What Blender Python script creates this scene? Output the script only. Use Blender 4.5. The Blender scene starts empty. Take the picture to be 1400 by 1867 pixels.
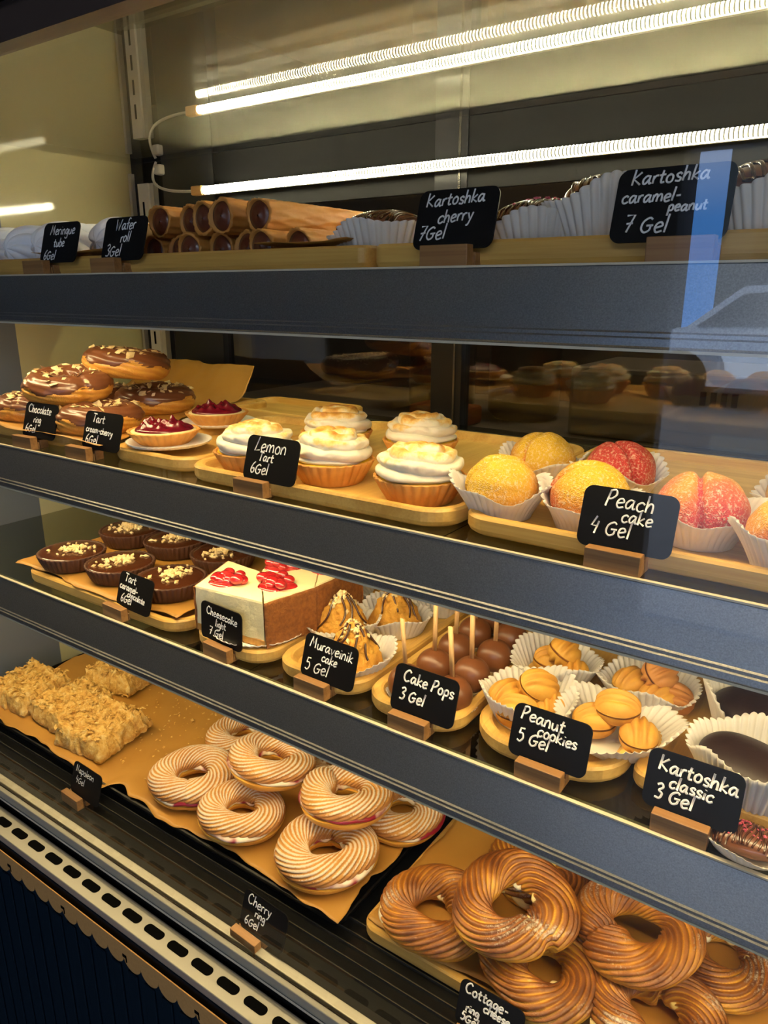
import bpy, math, random
import numpy as np
from mathutils import Vector, Matrix, Euler
C = bpy.context.scene.collection
sc = bpy.context.scene
rng = np.random.default_rng(7)
PI = math.pi

# ------------------------------------------------------------------ camera, world, exposure
Z0 = 1.35                                   # eye height; shelf heights are measured from it
cam_d = bpy.data.cameras.new('camera'); cam = bpy.data.objects.new('camera', cam_d); C.objects.link(cam)
cam.location = (0, -.46, Z0)
cam.rotation_euler = (math.radians(90-16.7187), 0, math.radians(34.8414))
cam_d.sensor_fit = 'VERTICAL'; cam_d.sensor_height = 36; cam_d.sensor_width = 27
cam_d.lens = 1350/1867*36; cam_d.clip_start = .01
sc.camera = cam
sc.view_settings.view_transform = 'Standard'; sc.view_settings.look = 'None'
sc.view_settings.gamma = 1; sc.view_settings.use_curve_mapping = False
sc.view_settings.exposure = 0.0
SKY = 7.5
LED_TOP, LED_SHELF, LED_LOW = 120., 76., 78.
w = bpy.data.worlds.new('sky'); sc.world = w; w.use_nodes = True
nt = w.node_tree; bg = nt.nodes['Background']
tc = nt.nodes.new('ShaderNodeTexCoord'); sp = nt.nodes.new('ShaderNodeSeparateXYZ')
rp = nt.nodes.new('ShaderNodeValToRGB')
nt.links.new(tc.outputs['Generated'], sp.inputs[0]); nt.links.new(sp.outputs['Z'], rp.inputs[0])
rp.color_ramp.elements[0].color = (.07, .26, .72, 1); rp.color_ramp.elements[0].position = 0.08
rp.color_ramp.elements[1].color = (.56, .63, .76, 1); rp.color_ramp.elements[1].position = .24
nt.links.new(rp.outputs[0], bg.inputs[0]); bg.inputs[1].default_value = SKY

# shelf surfaces (world z)
S1, S2, S3, DK = Z0+.0143, Z0-.180, Z0-.363, Z0-.650
XL, XR, YB, YG = -1.165, .40, .455, -.055    # left panel, right panel, rear glass, front glass
ZC = Z0+.208                                 # ceiling of the case

# ------------------------------------------------------------------ materials
def new_mat(name):
    m = bpy.data.materials.new(name); m.use_nodes = True
    return m, m.node_tree, m.node_tree.nodes['Principled BSDF']
def lnk(nt, a, b): nt.links.new(a, b)
def coords(nt, scale=(1, 1, 1), kind='Object'):
    t = nt.nodes.new('ShaderNodeTexCoord'); mp = nt.nodes.new('ShaderNodeMapping')
    mp.inputs['Scale'].default_value = scale
    lnk(nt, t.outputs[kind], mp.inputs[0]); return mp.outputs[0]
def noise(nt, vec, scale, detail=4, rough=.55):
    n = nt.nodes.new('ShaderNodeTexNoise'); n.inputs['Scale'].default_value = scale
    n.inputs['Detail'].default_value = detail; n.inputs['Roughness'].default_value = rough
    if vec is not None: lnk(nt, vec, n.inputs['Vector'])
    return n.outputs['Fac']
def ramp(nt, fac, stops, interp='LINEAR'):
    r = nt.nodes.new('ShaderNodeValToRGB'); cr = r.color_ramp; cr.interpolation = interp
    while len(cr.elements) < len(stops): cr.elements.new(.5)
    for e, (p, c) in zip(cr.elements, stops):
        e.position = p; e.color = (c[0], c[1], c[2], 1)
    lnk(nt, fac, r.inputs[0]); return r.outputs[0]
def math_n(nt, op, a, b=None, clamp=False):
    n = nt.nodes.new('ShaderNodeMath'); n.operation = op; n.use_clamp = clamp
    for i, v in enumerate((a, b)):
        if v is None: continue
        if isinstance(v, (int, float)): n.inputs[i].default_value = v
        else: lnk(nt, v, n.inputs[i])
    return n.outputs[0]
def bump(nt, b, h, strength=.3, dist=.001):
    n = nt.nodes.new('ShaderNodeBump'); n.inputs['Strength'].default_value = strength
    n.inputs['Distance'].default_value = dist
    lnk(nt, h, n.inputs['Height']); lnk(nt, n.outputs[0], b.inputs['Normal'])
def attr(nt, name='k'):
    n = nt.nodes.new('ShaderNodeAttribute'); n.attribute_name = name; return n.outputs['Fac']
def mixc(nt, fac, a, b):
    n = nt.nodes.new('ShaderNodeMix'); n.data_type = 'RGBA'
    if isinstance(fac, (int, float)): n.inputs[0].default_value = fac
    else: lnk(nt, fac, n.inputs[0])
    for i, v in ((6, a), (7, b)):
        if isinstance(v, tuple): n.inputs[i].default_value = (v[0], v[1], v[2], 1)
        else: lnk(nt, v, n.inputs[i])
    return n.outputs[2]

def simple(name, col, rough=.5, metal=0, var=None, vscale=40, bs=0, bscale=200, bd=.001, coat=0, sss=0, spec=None):
    m, nt, b = new_mat(name)
    v = coords(nt)
    if var: lnk(nt, ramp(nt, noise(nt, v, vscale), [(.3, col), (.7, var)]), b.inputs['Base Color'])
    else: b.inputs['Base Color'].default_value = (*col, 1)
    b.inputs['Roughness'].default_value = rough; b.inputs['Metallic'].default_value = metal
    if coat: b.inputs['Coat Weight'].default_value = coat; b.inputs['Coat Roughness'].default_value = .12
    if sss:
        b.inputs['Subsurface Weight'].default_value = sss; b.inputs['Subsurface Radius'].default_value = (.004, .002, .001)
        b.inputs['Subsurface Scale'].default_value = .5
    if spec is not None: b.inputs['Specular IOR Level'].default_value = spec
    if bs: bump(nt, b, noise(nt, v, bscale, 5, .6), bs, bd)
    return m

def choux_mat(name, low, mid, high, sugar_amt, sugar_grain=520):
    """baked choux: colour from the baking map k, sugar where the map s says it was dusted"""
    m, nt, b = new_mat(name); v = coords(nt)
    k = math_n(nt, 'ADD', attr(nt, 'k'), math_n(nt, 'MULTIPLY', math_n(nt, 'SUBTRACT', noise(nt, v, 45, 5), .5), .9))
    base = ramp(nt, k, [(.05, low), (.45, mid), (.95, high)])
    g = noise(nt, v, sugar_grain, 3, .7)
    s = math_n(nt, 'MULTIPLY', attr(nt, 's'), sugar_amt)
    patch = noise(nt, v, 28, 3)
    s2 = math_n(nt, 'ADD', s, math_n(nt, 'MULTIPLY', math_n(nt, 'SUBTRACT', patch, .5), .8 if sugar_amt < .9 else .75))
    f = math_n(nt, 'MULTIPLY', math_n(nt, 'SUBTRACT', math_n(nt, 'ADD', s2, g), .95), 3.2, True)
    f = math_n(nt, 'MULTIPLY', f, math_n(nt, 'GREATER_THAN', attr(nt, 's'), .01))
    lnk(nt, mixc(nt, math_n(nt, 'MULTIPLY', f, .85), base, (.78, .68, .55)), b.inputs['Base Color'])
    b.inputs['Roughness'].default_value = .55 if sugar_amt > .9 else .32
    b.inputs['Coat Weight'].default_value = 0 if sugar_amt > .9 else .15
    bump(nt, b, math_n(nt, 'ADD', noise(nt, v, 160, 6, .65), math_n(nt, 'MULTIPLY', g, .3)), .9, .0016)
    return m

M = {}
M['choux_sugar'] = choux_mat('choux dusted with sugar', (.60, .29, .05), (.46, .20, .05), (.34, .13, .03), 1.0)
M['choux_base'] = choux_mat('golden choux', (.86, .50, .08), (.78, .38, .06), (.55, .20, .03), .0)
M['choux_brown'] = choux_mat('dark baked choux', (.74, .38, .04), (.34, .115, .016), (.12, .033, .008), .62)
M['choux_gold'] = choux_mat('amber baked choux', (.66, .30, .03), (.36, .125, .017), (.15, .042, .008), .5)

def cream_mat(name, cols, scale):
    m, nt, b = new_mat(name); v = coords(nt)
    lnk(nt, ramp(nt, noise(nt, v, scale, 2), cols), b.inputs['Base Color'])
    b.inputs['Roughness'].default_value = .3
    bump(nt, b, noise(nt, v, 120, 3), .3, .001); return m
M['cherry_cream'] = cream_mat('cream with cherry', [(.44, (.85, .74, .55)), (.50, (.80, .60, .45)), (.56, (.28, .012, .03))], 26)
M['curd_cream'] = cream_mat('curd cream', [(.4, (.88, .66, .22)), (.7, (.92, .84, .66))], 40)
M['pastry'] = simple('tart pastry', (.62, .27, .05), .6, var=(.50, .19, .03), vscale=60, bs=.4, bscale=300)
M['tart_gold'] = simple('pale tart pastry', (.72, .36, .08), .6, var=(.58, .24, .04), vscale=60, bs=.4, bscale=300)
M['curd'] = simple('lemon curd', (.90, .62, .04), .25, var=(.85, .52, .03), vscale=30, bs=.2, bscale=90)
M['custard'] = simple('pale custard', (.88, .72, .36), .35, bs=.2, bscale=120)
def meringue_mat():
    m, nt, b = new_mat('torched meringue'); v = coords(nt)
    k = math_n(nt, 'ADD', attr(nt, 'k'), math_n(nt, 'MULTIPLY', math_n(nt, 'SUBTRACT', noise(nt, v, 60, 5, .7), .5), 1.1))
    lnk(nt, ramp(nt, k, [(.48, (.80, .74, .60)), (.64, (.78, .56, .22)), (.82, (.62, .32, .06)), (1., (.42, .17, .03))]), b.inputs['Base Color'])
    b.inputs['Roughness'].default_value = .5
    b.inputs['Subsurface Weight'].default_value = .25; b.inputs['Subsurface Radius'].default_value = (.006, .004, .002)
    b.inputs['Subsurface Scale'].default_value = .5
    bump(nt, b, noise(nt, v, 130, 5, .65), .45, .001); return m
M['meringue'] = meringue_mat()
M['white_meringue'] = simple('white meringue', (.90, .90, .90), .6, var=(.84, .84, .86), bs=.2, bscale=150)
M['cherry_jam'] = simple('dark cherry jam', (.10, .004, .012), .22, var=(.17, .006, .016), vscale=90, bs=.35, bscale=140, coat=.25)
M['cherry_red'] = simple('red cherry topping', (.36, .008, .014), .1, var=(.50, .03, .03), vscale=80, bs=.25, bscale=140, coat=.8)
M['milk_choc'] = simple('milk chocolate', (.155, .052, .02), .3, var=(.19, .07, .03), vscale=20, bs=.08, bscale=60, coat=.2)
M['pop_choc'] = simple('cake pop chocolate', (.15, .05, .018), .34, var=(.18, .064, .024), vscale=20, bs=.05, bscale=80)
M['ganache'] = simple('dark ganache', (.06, .017, .006), .16, var=(.085, .025, .01), vscale=30, bs=.15, bscale=60, coat=.4)
M['cocoa_pastry'] = simple('cocoa pastry', (.055, .018, .008), .6, var=(.08, .028, .012), bs=.4, bscale=300)
M['kartoshka'] = simple('cocoa potato cake', (.013, .0045, .0025), .5, var=(.022, .008, .004), bs=.25, bscale=180)
M['drizzle'] = simple('chocolate drizzle', (.06, .018, .008), .25, coat=.3)
M['nut'] = simple('chopped nuts', (.80, .56, .22), .6, var=(.88, .72, .42), vscale=120)
M['almond'] = simple('almond flakes', (.85, .70, .42), .55, var=(.78, .55, .25), vscale=100)
M['cheesecake'] = simple('cheesecake', (.90, .80, .50), .5, var=(.86, .72, .38), vscale=24, bs=.5, bscale=160, bd=.0015)
M['crust'] = simple('brown cake crust', (.34, .12, .02), .8, var=(.20, .06, .01), vscale=220, bs=.9, bscale=500, bd=.002)
M['crust_line'] = simple('biscuit base', (.55, .30, .07), .8, var=(.45, .2, .04), vscale=200, bs=.6, bscale=400)
M['anthill'] = simple('crumbly honey cake', (.72, .38, .05), .65, var=(.55, .24, .025), vscale=70, bs=1., bscale=230, bd=.003)
M['cookie'] = simple('walnut cookie', (.70, .38, .055), .6, var=(.48, .20, .025), vscale=35, bs=.35, bscale=250)
M['cookie_dark'] = simple('walnut cookie browned', (.55, .25, .06), .6, var=(.40, .15, .03), vscale=35, bs=.35, bscale=250)
M['wafer'] = simple('wafer', (.60, .28, .055), .6, var=(.48, .19, .03), vscale=30, bs=.25, bscale=300)
M['wafer_fill'] = simple('caramel filling', (.10, .025, .012), .3, var=(.14, .04, .02), bs=.2, bscale=120, coat=.3)
M['horn'] = simple('shell pastry', (.84, .52, .18), .55, var=(.72, .36, .08), bs=.2, bscale=150)
def napoleon_mat():
    m, nt, b = new_mat('puff pastry crumbs'); v = coords(nt)
    n = noise(nt, v, 95, 6, .7)
    lnk(nt, ramp(nt, n, [(.30, (.44, .20, .03)), (.5, (.74, .44, .10)), (.70, (.86, .66, .28))]), b.inputs['Base Color'])
    b.inputs['Roughness'].default_value = .7
    bump(nt, b, n, 1., .004); return m
M['napoleon'] = napoleon_mat()
def peach_mat():
    m, nt, b = new_mat('sugared peach cake'); v = coords(nt)
    k = math_n(nt, 'ADD', attr(nt, 'k'), math_n(nt, 'MULTIPLY', math_n(nt, 'SUBTRACT', noise(nt, v, 38, 4), .5), .7))
    base = ramp(nt, k, [(.0, (.72, .44, .025)), (.35, (.72, .31, .03)), (.6, (.66, .15, .035)), (1., (.55, .045, .04))])
    vo = nt.nodes.new('ShaderNodeTexVoronoi'); vo.inputs['Scale'].default_value = 1000; lnk(nt, v, vo.inputs['Vector'])
    gr = noise(nt, v, 430, 2, .75)
    f = math_n(nt, 'MULTIPLY', math_n(nt, 'SUBTRACT', gr, .50), 5, True)
    lnk(nt, mixc(nt, math_n(nt, 'MULTIPLY', f, .7), base, (.84, .68, .50)), b.inputs['Base Color'])
    b.inputs['Roughness'].default_value = .5
    bump(nt, b, math_n(nt, 'ADD', vo.outputs['Distance'], math_n(nt, 'MULTIPLY', gr, 1.5)), .8, .0010); return m
M['peach'] = peach_mat()
def bamboo(name, c1, c2, axis=0, strip=55, rough=.45):
    m, nt, b = new_mat(name)
    s = [3., 3., 3.]; s[1-axis] = strip; s[2] = strip
    v = coords(nt, tuple(s)); n = noise(nt, v, 1., 3)
    s2 = [14., 14., 14.]; s2[1-axis] = 500; s2[2] = 500
    n2 = noise(nt, coords(nt, tuple(s2)), 1., 3)
    f = math_n(nt, 'ADD', math_n(nt, 'MULTIPLY', n, .7), math_n(nt, 'MULTIPLY', n2, .3))
    lnk(nt, ramp(nt, f, [(.36, c1), (.62, c2)]), b.inputs['Base Color'])
    b.inputs['Roughness'].default_value = rough; bump(nt, b, n2, .12, .0005); return m
M['bamboo_x'] = bamboo('bamboo', (.54, .295, .06), (.72, .45, .12), 0)
M['bamboo_y'] = bamboo('bamboo lengthwise', (.54, .295, .06), (.72, .45, .12), 1)
M['oak'] = bamboo('oak block', (.24, .115, .038), (.38, .195, .07), 0, 160)
M['stick'] = simple('wooden stick', (.66, .42, .20), .6, var=(.58, .34, .14), vscale=60)
def paper_mat():
    m, nt, b = new_mat('white baking paper')
    b.inputs['Base Color'].default_value = (.82, .79, .74, 1); b.inputs['Roughness'].default_value = .7
    tr = nt.nodes.new('ShaderNodeBsdfTranslucent'); tr.inputs[0].default_value = (.80, .74, .66, 1)
    mx = nt.nodes.new('ShaderNodeMixShader'); mx.inputs[0].default_value = .28
    lnk(nt, b.outputs[0], mx.inputs[1]); lnk(nt, tr.outputs[0], mx.inputs[2])
    lnk(nt, mx.outputs[0], nt.nodes['Material Output'].inputs[0]); return m
M['paper'] = paper_mat()
M['doily'] = simple('white paper doily', (.84, .80, .73), .7)
M['parchment'] = simple('brown baking paper', (.50, .255, .05), .5, var=(.43, .205, .035), vscale=12, bs=.15, bscale=30, bd=.002)
M['kraft'] = simple('kraft card', (.48, .245, .07), .8, var=(.42, .205, .055), vscale=300)
M['black_card'] = simple('black tag', (.004, .004, .005), .5, spec=.2)
M['chalk'] = simple('white marker', (.86, .86, .86), .6)
M['rail'] = None
def rail_mat():
    m, nt, b = new_mat('grey metal price rail'); v = coords(nt)
    g = noise(nt, v, 900, 2, .7)
    lnk(nt, ramp(nt, g, [(.3, (.26, .262, .27)), (.7, (.38, .382, .39))]), b.inputs['Base Color'])
    b.inputs['Metallic'].default_value = .85; b.inputs['Roughness'].default_value = .36
    bump(nt, b, g, .12, .0004); return m
M['rail'] = rail_mat()
M['dark_metal'] = simple('dark anodised metal', (.03, .031, .035), .35, .7)
M['black'] = simple('black plastic frame', (.010, .010, .012), .3)
M['deck'] = simple('black deck', (.006, .006, .006), .25, spec=.3)
M['groove'] = simple('deck rib edge', (.16, .155, .14), .25, .8)
M['steel'] = simple('brushed steel', (.58, .56, .50), .35, .45, bs=.1, bscale=400)
M['grille'] = simple('brushed grille metal', (.36, .34, .28), .4, .4, bs=.15, bscale=300)
M['upright'] = simple('white steel upright', (.62, .60, .54), .4)
M['slot'] = simple('slot hole', (.0015, .0015, .0015), .9, spec=.05)
M['cream'] = simple('cream side panel', (.52, .48, .27), .07, var=(.54, .50, .29), vscale=3)
M['band'] = simple('blue grey side stile', (.14, .16, .19), .3)
M['ceil'] = simple('cream case ceiling', (.84, .81, .62), .3, spec=.5, coat=1.)
_b = M['ceil'].node_tree.nodes['Principled BSDF']; _b.inputs['Coat Roughness'].default_value = .01; _b.inputs['Coat IOR'].default_value = 3.8
M['navy'] = simple('navy ribbed panel', (.0012, .0075, .015), .6, spec=.2)
M['trim'] = simple('pale rail trim', (.62, .55, .40), .35)
M['tray_metal'] = simple('black baking tray', (.012, .011, .010), .35, .5)
def glass_mat(name, tint, refl=1.0, extra=0.):
    m, nt, b = new_mat(name); nt.nodes.remove(b)
    t = nt.nodes.new('ShaderNodeBsdfTransparent'); t.inputs[0].default_value = (*tint, 1)
    g = nt.nodes.new('ShaderNodeBsdfGlossy'); g.inputs['Roughness'].default_value = .0
    g.inputs[0].default_value = (1, 1, 1, 1)
    lw = nt.nodes.new('ShaderNodeLayerWeight'); lw.inputs[0].default_value = .5
    f = math_n(nt, 'POWER', lw.outputs['Facing'], 5.0)
    f = math_n(nt, 'ADD', math_n(nt, 'MULTIPLY', f, .95*refl), .04*refl+extra, True)
    mx = nt.nodes.new('ShaderNodeMixShader'); lnk(nt, f, mx.inputs[0])
    lnk(nt, t.outputs[0], mx.inputs[1]); lnk(nt, g.outputs[0], mx.inputs[2])
    lnk(nt, mx.outputs[0], nt.nodes['Material Output'].inputs[0]); return m
M['glass'] = glass_mat('clear front glass', (.98, .985, .98), .8, .0)
M['rear_glass'] = glass_mat('dark rear glass', (.80, .77, .70), 1.2, .04)
M['shelf_glass'] = glass_mat('shelf glass', (.62, .64, .56), 1.0, .03)
M['roof_glass'] = glass_mat('inner roof glass', (.99, .99, .96), 1.0, .38)
M['roof_mirror'] = None
def emit(name, col, s, bead=0):
    m, nt, b = new_mat(name); nt.nodes.remove(b)
    e = nt.nodes.new('ShaderNodeEmission'); e.inputs[0].default_value = (*col, 1); e.inputs[1].default_value = s
    if bead:
        v = coords(nt); sx = nt.nodes.new('ShaderNodeSeparateXYZ'); lnk(nt, v, sx.inputs[0])
        ph = math_n(nt, 'SINE', math_n(nt, 'MULTIPLY', sx.outputs[0], 2*PI/bead))
        st = math_n(nt, 'ADD', math_n(nt, 'MULTIPLY', math_n(nt, 'POWER', math_n(nt, 'ADD', math_n(nt, 'MULTIPLY', ph, .5), .5), 4.0), s*2.6), .4)
        lnk(nt, st, e.inputs[1])
    lnk(nt, e.outputs[0], nt.nodes['Material Output'].inputs[0]); return m
WARM = (1., .76, .38)
M['led_top'] = emit('led diffuser', (1., .90, .58), LED_TOP, .0045)
M['led_shelf'] = emit('shelf led strip', WARM, LED_SHELF)
M['led_low'] = emit('deck led strip', WARM, LED_LOW)

# ------------------------------------------------------------------ mesh helpers
def link_mesh(name, verts, faces, mat, parent=None, smooth=True, attrs=None, loc=None):
    me = bpy.data.meshes.new(name)
    v = np.asarray(verts, dtype=np.float32)
    me.from_pydata(v.tolist(), [], [list(map(int, f)) for f in faces]); me.update()
    if attrs:
        for n, a in attrs.items():
            at = me.attributes.new(n, 'FLOAT', 'POINT'); at.data.foreach_set('value', np.asarray(a, dtype=np.float32))
    if smooth: me.polygons.foreach_set('use_smooth', [True]*len(me.polygons))
    me.materials.append(mat)
    o = bpy.data.objects.new(name, me); C.objects.link(o)
    if parent: o.parent = parent
    if loc is not None: o.location = loc
    return o
class MB:
    """collects pieces of ONE part"""
    def __init__(s): s.v = []; s.f = []; s.n = 0
    def add(s, v, f):
        s.v.append(np.asarray(v, float)); s.f += [[i+s.n for i in q] for q in f]; s.n += len(v); return s
    def box(s, x0, x1, y0, y1, z0, z1):
        v = [(x, y, z) for z in (z0, z1) for y in (y0, y1) for x in (x0, x1)]
        return s.add(v, [(0, 2, 3, 1), (4, 5, 7, 6), (0, 1, 5, 4), (2, 6, 7, 3), (0, 4, 6, 2), (1, 3, 7, 5)])
    def build(s, name, mat, parent=None, smooth=False, bevel=0):
        o = link_mesh(name, np.concatenate(s.v), s.f, mat, parent, smooth)
        if bevel:
            md = o.modifiers.new('bevel', 'BEVEL'); md.width = bevel; md.segments = 2; md.limit_method = 'ANGLE'
        return o
def grid(nu, nv, cu, cv):
    f = []
    for i in range(nu if cu else nu-1):
        for j in range(nv if cv else nv-1):
            a, b = i, (i+1) % nu; c, d = j, (j+1) % nv
            f.append((a*nv+c, b*nv+c, b*nv+d, a*nv+d))
    return f
def sheet(P, cu=False, cv=False):
    nu, nv = P.shape[:2]
    return P.reshape(-1, 3), grid(nu, nv, cu, cv)
def empty(name, loc, rz=0, rx=0, ry=0):
    o = bpy.data.objects.new(name, None); C.objects.link(o)
    o.location = loc; o.rotation_euler = (rx, ry, rz); o.empty_display_size = .02; return o
def tag(o, label, cat, group=None, kind=None):
    o['label'] = label; o['category'] = cat
    if group: o['group'] = group
    if kind: o['kind'] = kind
    return o
def structure(o, label=None, cat=None):
    o['kind'] = 'structure'
    if label: o['label'] = label
    if cat: o['category'] = cat
    return o
def copy_tree(root, loc, rz=0, rx=0, ry=0, scale=1, seedrot=None):
    r = root.copy(); C.objects.link(r); r.location = loc; r.rotation_euler = (rx, ry, rz); r.scale = (scale,)*3
    for ch in list(root.children):
        c = ch.copy(); C.objects.link(c); c.parent = r
        for g in list(ch.children):
            d = g.copy(); C.objects.link(d); d.parent = c
    return r
def tube(path, rad, n=6, flat=1., up=None):
    P = np.asarray(path, float); m = len(P)
    T = np.gradient(P, axis=0); T /= np.linalg.norm(T, axis=1)[:, None]+1e-12
    ref = np.array(up if up is not None else (0, 0, 1.))
    A = np.cross(T, ref); bad = np.linalg.norm(A, axis=1) < 1e-3
    A[bad] = np.cross(T[bad], (1, 0, 0.)); A /= np.linalg.norm(A, axis=1)[:, None]
    B = np.cross(A, T)
    r = np.broadcast_to(np.asarray(rad, float), (m,))
    a = np.linspace(0, 2*PI, n, endpoint=False)
    V = P[:, None]+r[:, None, None]*(np.cos(a)[None, :, None]*A[:, None]+flat*np.sin(a)[None, :, None]*B[:, None])
    v, f = sheet(V, False, True)
    f = f+[list(range(n))[::-1], [(m-1)*n+i for i in range(n)]]
    return v, f
def vnoise(P, scale, seed=0, octaves=3):
    """cheap smooth noise: sums of random sines"""
    r = np.random.default_rng(seed); out = np.zeros(len(P)); amp = 1.
    for o in range(octaves):
        for _ in range(4):
            d = r.normal(size=3); d /= np.linalg.norm(d)
            out += amp*np.sin(P@d*scale*2*PI*(2**o)+r.uniform(0, 6.28))/4*1.4
        amp *= .5
    return out
def rrect(hx, hy, r, n=8):
    pts = []
    for cx, cy, a0 in ((hx-r, hy-r, 0), (-hx+r, hy-r, PI/2), (-hx+r, -hy+r, PI), (hx-r, -hy+r, 1.5*PI)):
        for i in range(n+1):
            a = a0+PI/2*i/n; pts.append((cx+r*math.cos(a), cy+r*math.sin(a)))
    return np.array(pts)
def loops(L, cap0=True, cap1=True):
    k = len(L[0]); v = np.concatenate(L); f = grid(len(L), k, False, True)
    if cap0: f.append(list(range(k))[::-1])
    if cap1: f.append([(len(L)-1)*k+i for i in range(k)])
    return v, f
def lumps(n, size, place, seed, thin=.5):
    """many small irregular chips as one piece of geometry"""
    r = np.random.default_rng(seed); mb = MB()
    base = np.array([(1, 0, 0), (-1, 0, 0), (0, 1, 0), (0, -1, 0), (0, 0, 1), (0, 0, -1)], float)
    fc = [(0, 2, 4), (2, 1, 4), (1, 3, 4), (3, 0, 4), (2, 0, 5), (1, 2, 5), (3, 1, 5), (0, 3, 5)]
    for _ in range(n):
        p, nrm = place(r)
        s = size*r.uniform(.6, 1.3)
        v = base*np.array([s, s*r.uniform(.5, .8), s*thin])*r.uniform(.8, 1.2, (6, 3))
        R = np.array(Euler((r.uniform(-.6, .6), r.uniform(-.6, .6), r.uniform(0, 6.28))).to_matrix())
        q = Vector((0, 0, 1)).rotation_difference(Vector(nrm)).to_matrix()
        mb.add((v@R.T)@np.array(q).T+np.array(p), fc)
    return mb

# ------------------------------------------------------------------ the room and the street behind the viewer
def plain(name, col, rough=.8): return simple(name, col, rough)
m_dark = plain('dark plaster', (.012, .012, .013)); m_floor = plain('dark floor', (.022, .02, .018), .5)
def wallbox(name, mat, *b): 
    o = MB().box(*b).build(name, mat); return structure(o)
wallbox('floor', m_floor, -3.2, 3.2, -2.7, 2.3, -.1, 0)
wallbox('ceiling', m_dark, -3.2, 3.2, -2.7, 2.3, 2.8, 2.9)
wallbox('wall_left', m_dark, -3.3, -3.2, -2.7, 2.3, 0, 2.8)
wallbox('wall_right', m_dark, 3.2, 3.3, -2.7, 2.3, 0, 2.8)
wallbox('wall_back', plain('brown grey plaster', (.20, .16, .12)), -3.2, 3.2, 2.2, 2.3, 0, 2.8)
fw = MB()
fw.box(-3.2, -.80, -2.8, -2.7, 0, 2.1); fw.box(1.9, 3.2, -2.8, -2.7, 0, 2.1); fw.box(-.80, 1.9, -2.8, -2.7, 1.85, 2.1); fw.box(-3.2, 3.2, -2.8, -2.7, 2.75, 2.8); fw.box(-3.2, -.30, -2.8, -2.7, 2.1, 2.75)  # upper right opening added so skylight reaches the price rails
structure(fw.build('wall_front', m_dark))
fr = MB(); fr.box(-.82, -.78, -2.74, -2.66, 0, 1.87); fr.box(1.88, 1.92, -2.74, -2.66, 0, 1.87); fr.box(-.82, 1.92, -2.74, -2.66, 1.83, 1.87)
structure(fr.build('window_1', M['black']))
st = MB().box(-14, 14, -24, -2.8, -.3, -.02).build('pavement', plain('pale street paving', (.20, .21, .23)))
structure(st)
def building(name, x0, x1, y0, y1, h, col, label):
    root = empty(name, ((x0+x1)/2, y1, -.02)); tag(root, label, 'building')
    root.location = (0, 0, 0)
    MB().box(x0, x1, y0, y1, -.02, h).build('wall', plain(name+' render', col), root)
    for i in range(int((x1-x0)//1.6)):
        for j in range(int(h//2.6)):
            xa = x0+.5+i*1.6; za = .9+j*2.6
            MB().box(xa, xa+.8, y1-.02, y1+.03, za, za+1.4).build('window', M['black'], root)
building('street_building', -2.75, 9, -16, -13, 5.4, (.09, .10, .09), 'long dark grey building across the street, right of the gap of sky')
building('street_building', -13, -3.7, -15, -12, 8.5, (.07, .06, .06), 'dark building across the street beside the gap of sky')
def car(loc, rz, col, label):
    root = empty('parked_car', loc, rz); tag(root, label, 'car')
    prof = [(-2.1, .25), (-2.15, .62), (-1.9, .82), (-1.35, .90), (-.75, 1.38), (.65, 1.42), (1.45, .98), (2.0, .92), (2.15, .6), (2.1, .25)]
    L = []
    for y, s in ((-.82, .97), (-.80, 1), (.80, 1), (.82, .97)):
        L.append(np.array([(x*s, y, z if z < .95 else z) for x, z in prof]))
    v, f = loops(L); o = link_mesh('body', v, f, simple('car paint', col, .25, coat=.5), root, False)
    o.modifiers.new('b', 'BEVEL').width = .05
    for s in (-1, 1):
        g = np.array([(-1.2, s*.83, .93), (-.72, s*.83, 1.31), (.6, s*.83, 1.35), (1.2, s*.83, .98)])
        g2 = g+np.array([0, s*.012, 0]); v, f = loops([g, g2] if s > 0 else [g2, g]); link_mesh('side_window', v, f, M['black'], root, False)
        for x in (-1.35, 1.35):
            a = np.linspace(0, 2*PI, 24, endpoint=False)
            ring = lambda y, r: np.stack([x+r*np.cos(a), np.full(24, y), .32+r*np.sin(a)], 1)
            v, f = loops([ring(s*.62, .30), ring(s*.62, .33), ring(s*.84, .33), ring(s*.84, .30), ring(s*.86, .2)])
            link_mesh('wheel', v, f, M['black'], root, False)
car((-.92, -10.0, 0), .0, (.70, .74, .78), 'white car parked in the street by the shop window, mirrored in the glass')

lm = empty('added_fill_light', (-.7, 1.55, 2.72)); tag(lm, 'unseen round fill light added over the back counter to brighten it', 'light')  # added light out of view, brightens the room behind the rear glass
_a = np.linspace(0, 2*PI, 32, endpoint=False)
v, f = loops([np.column_stack([q*np.cos(_a), q*np.sin(_a), np.full(32, z)]) for q, z in ((.20, 0), (.22, .01), (.22, .08))]); link_mesh('fill_light_housing', v, f, M['black'], lm, False)
v, f = loops([np.column_stack([q*np.cos(_a), q*np.sin(_a), np.full(32, z)]) for q, z in ((.05, -.006), (.19, -.004), (.19, -.0005))]); link_mesh('diffuser', v, f, emit('back room fill light', (1., .82, .6), 14.), lm, False)
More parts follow.
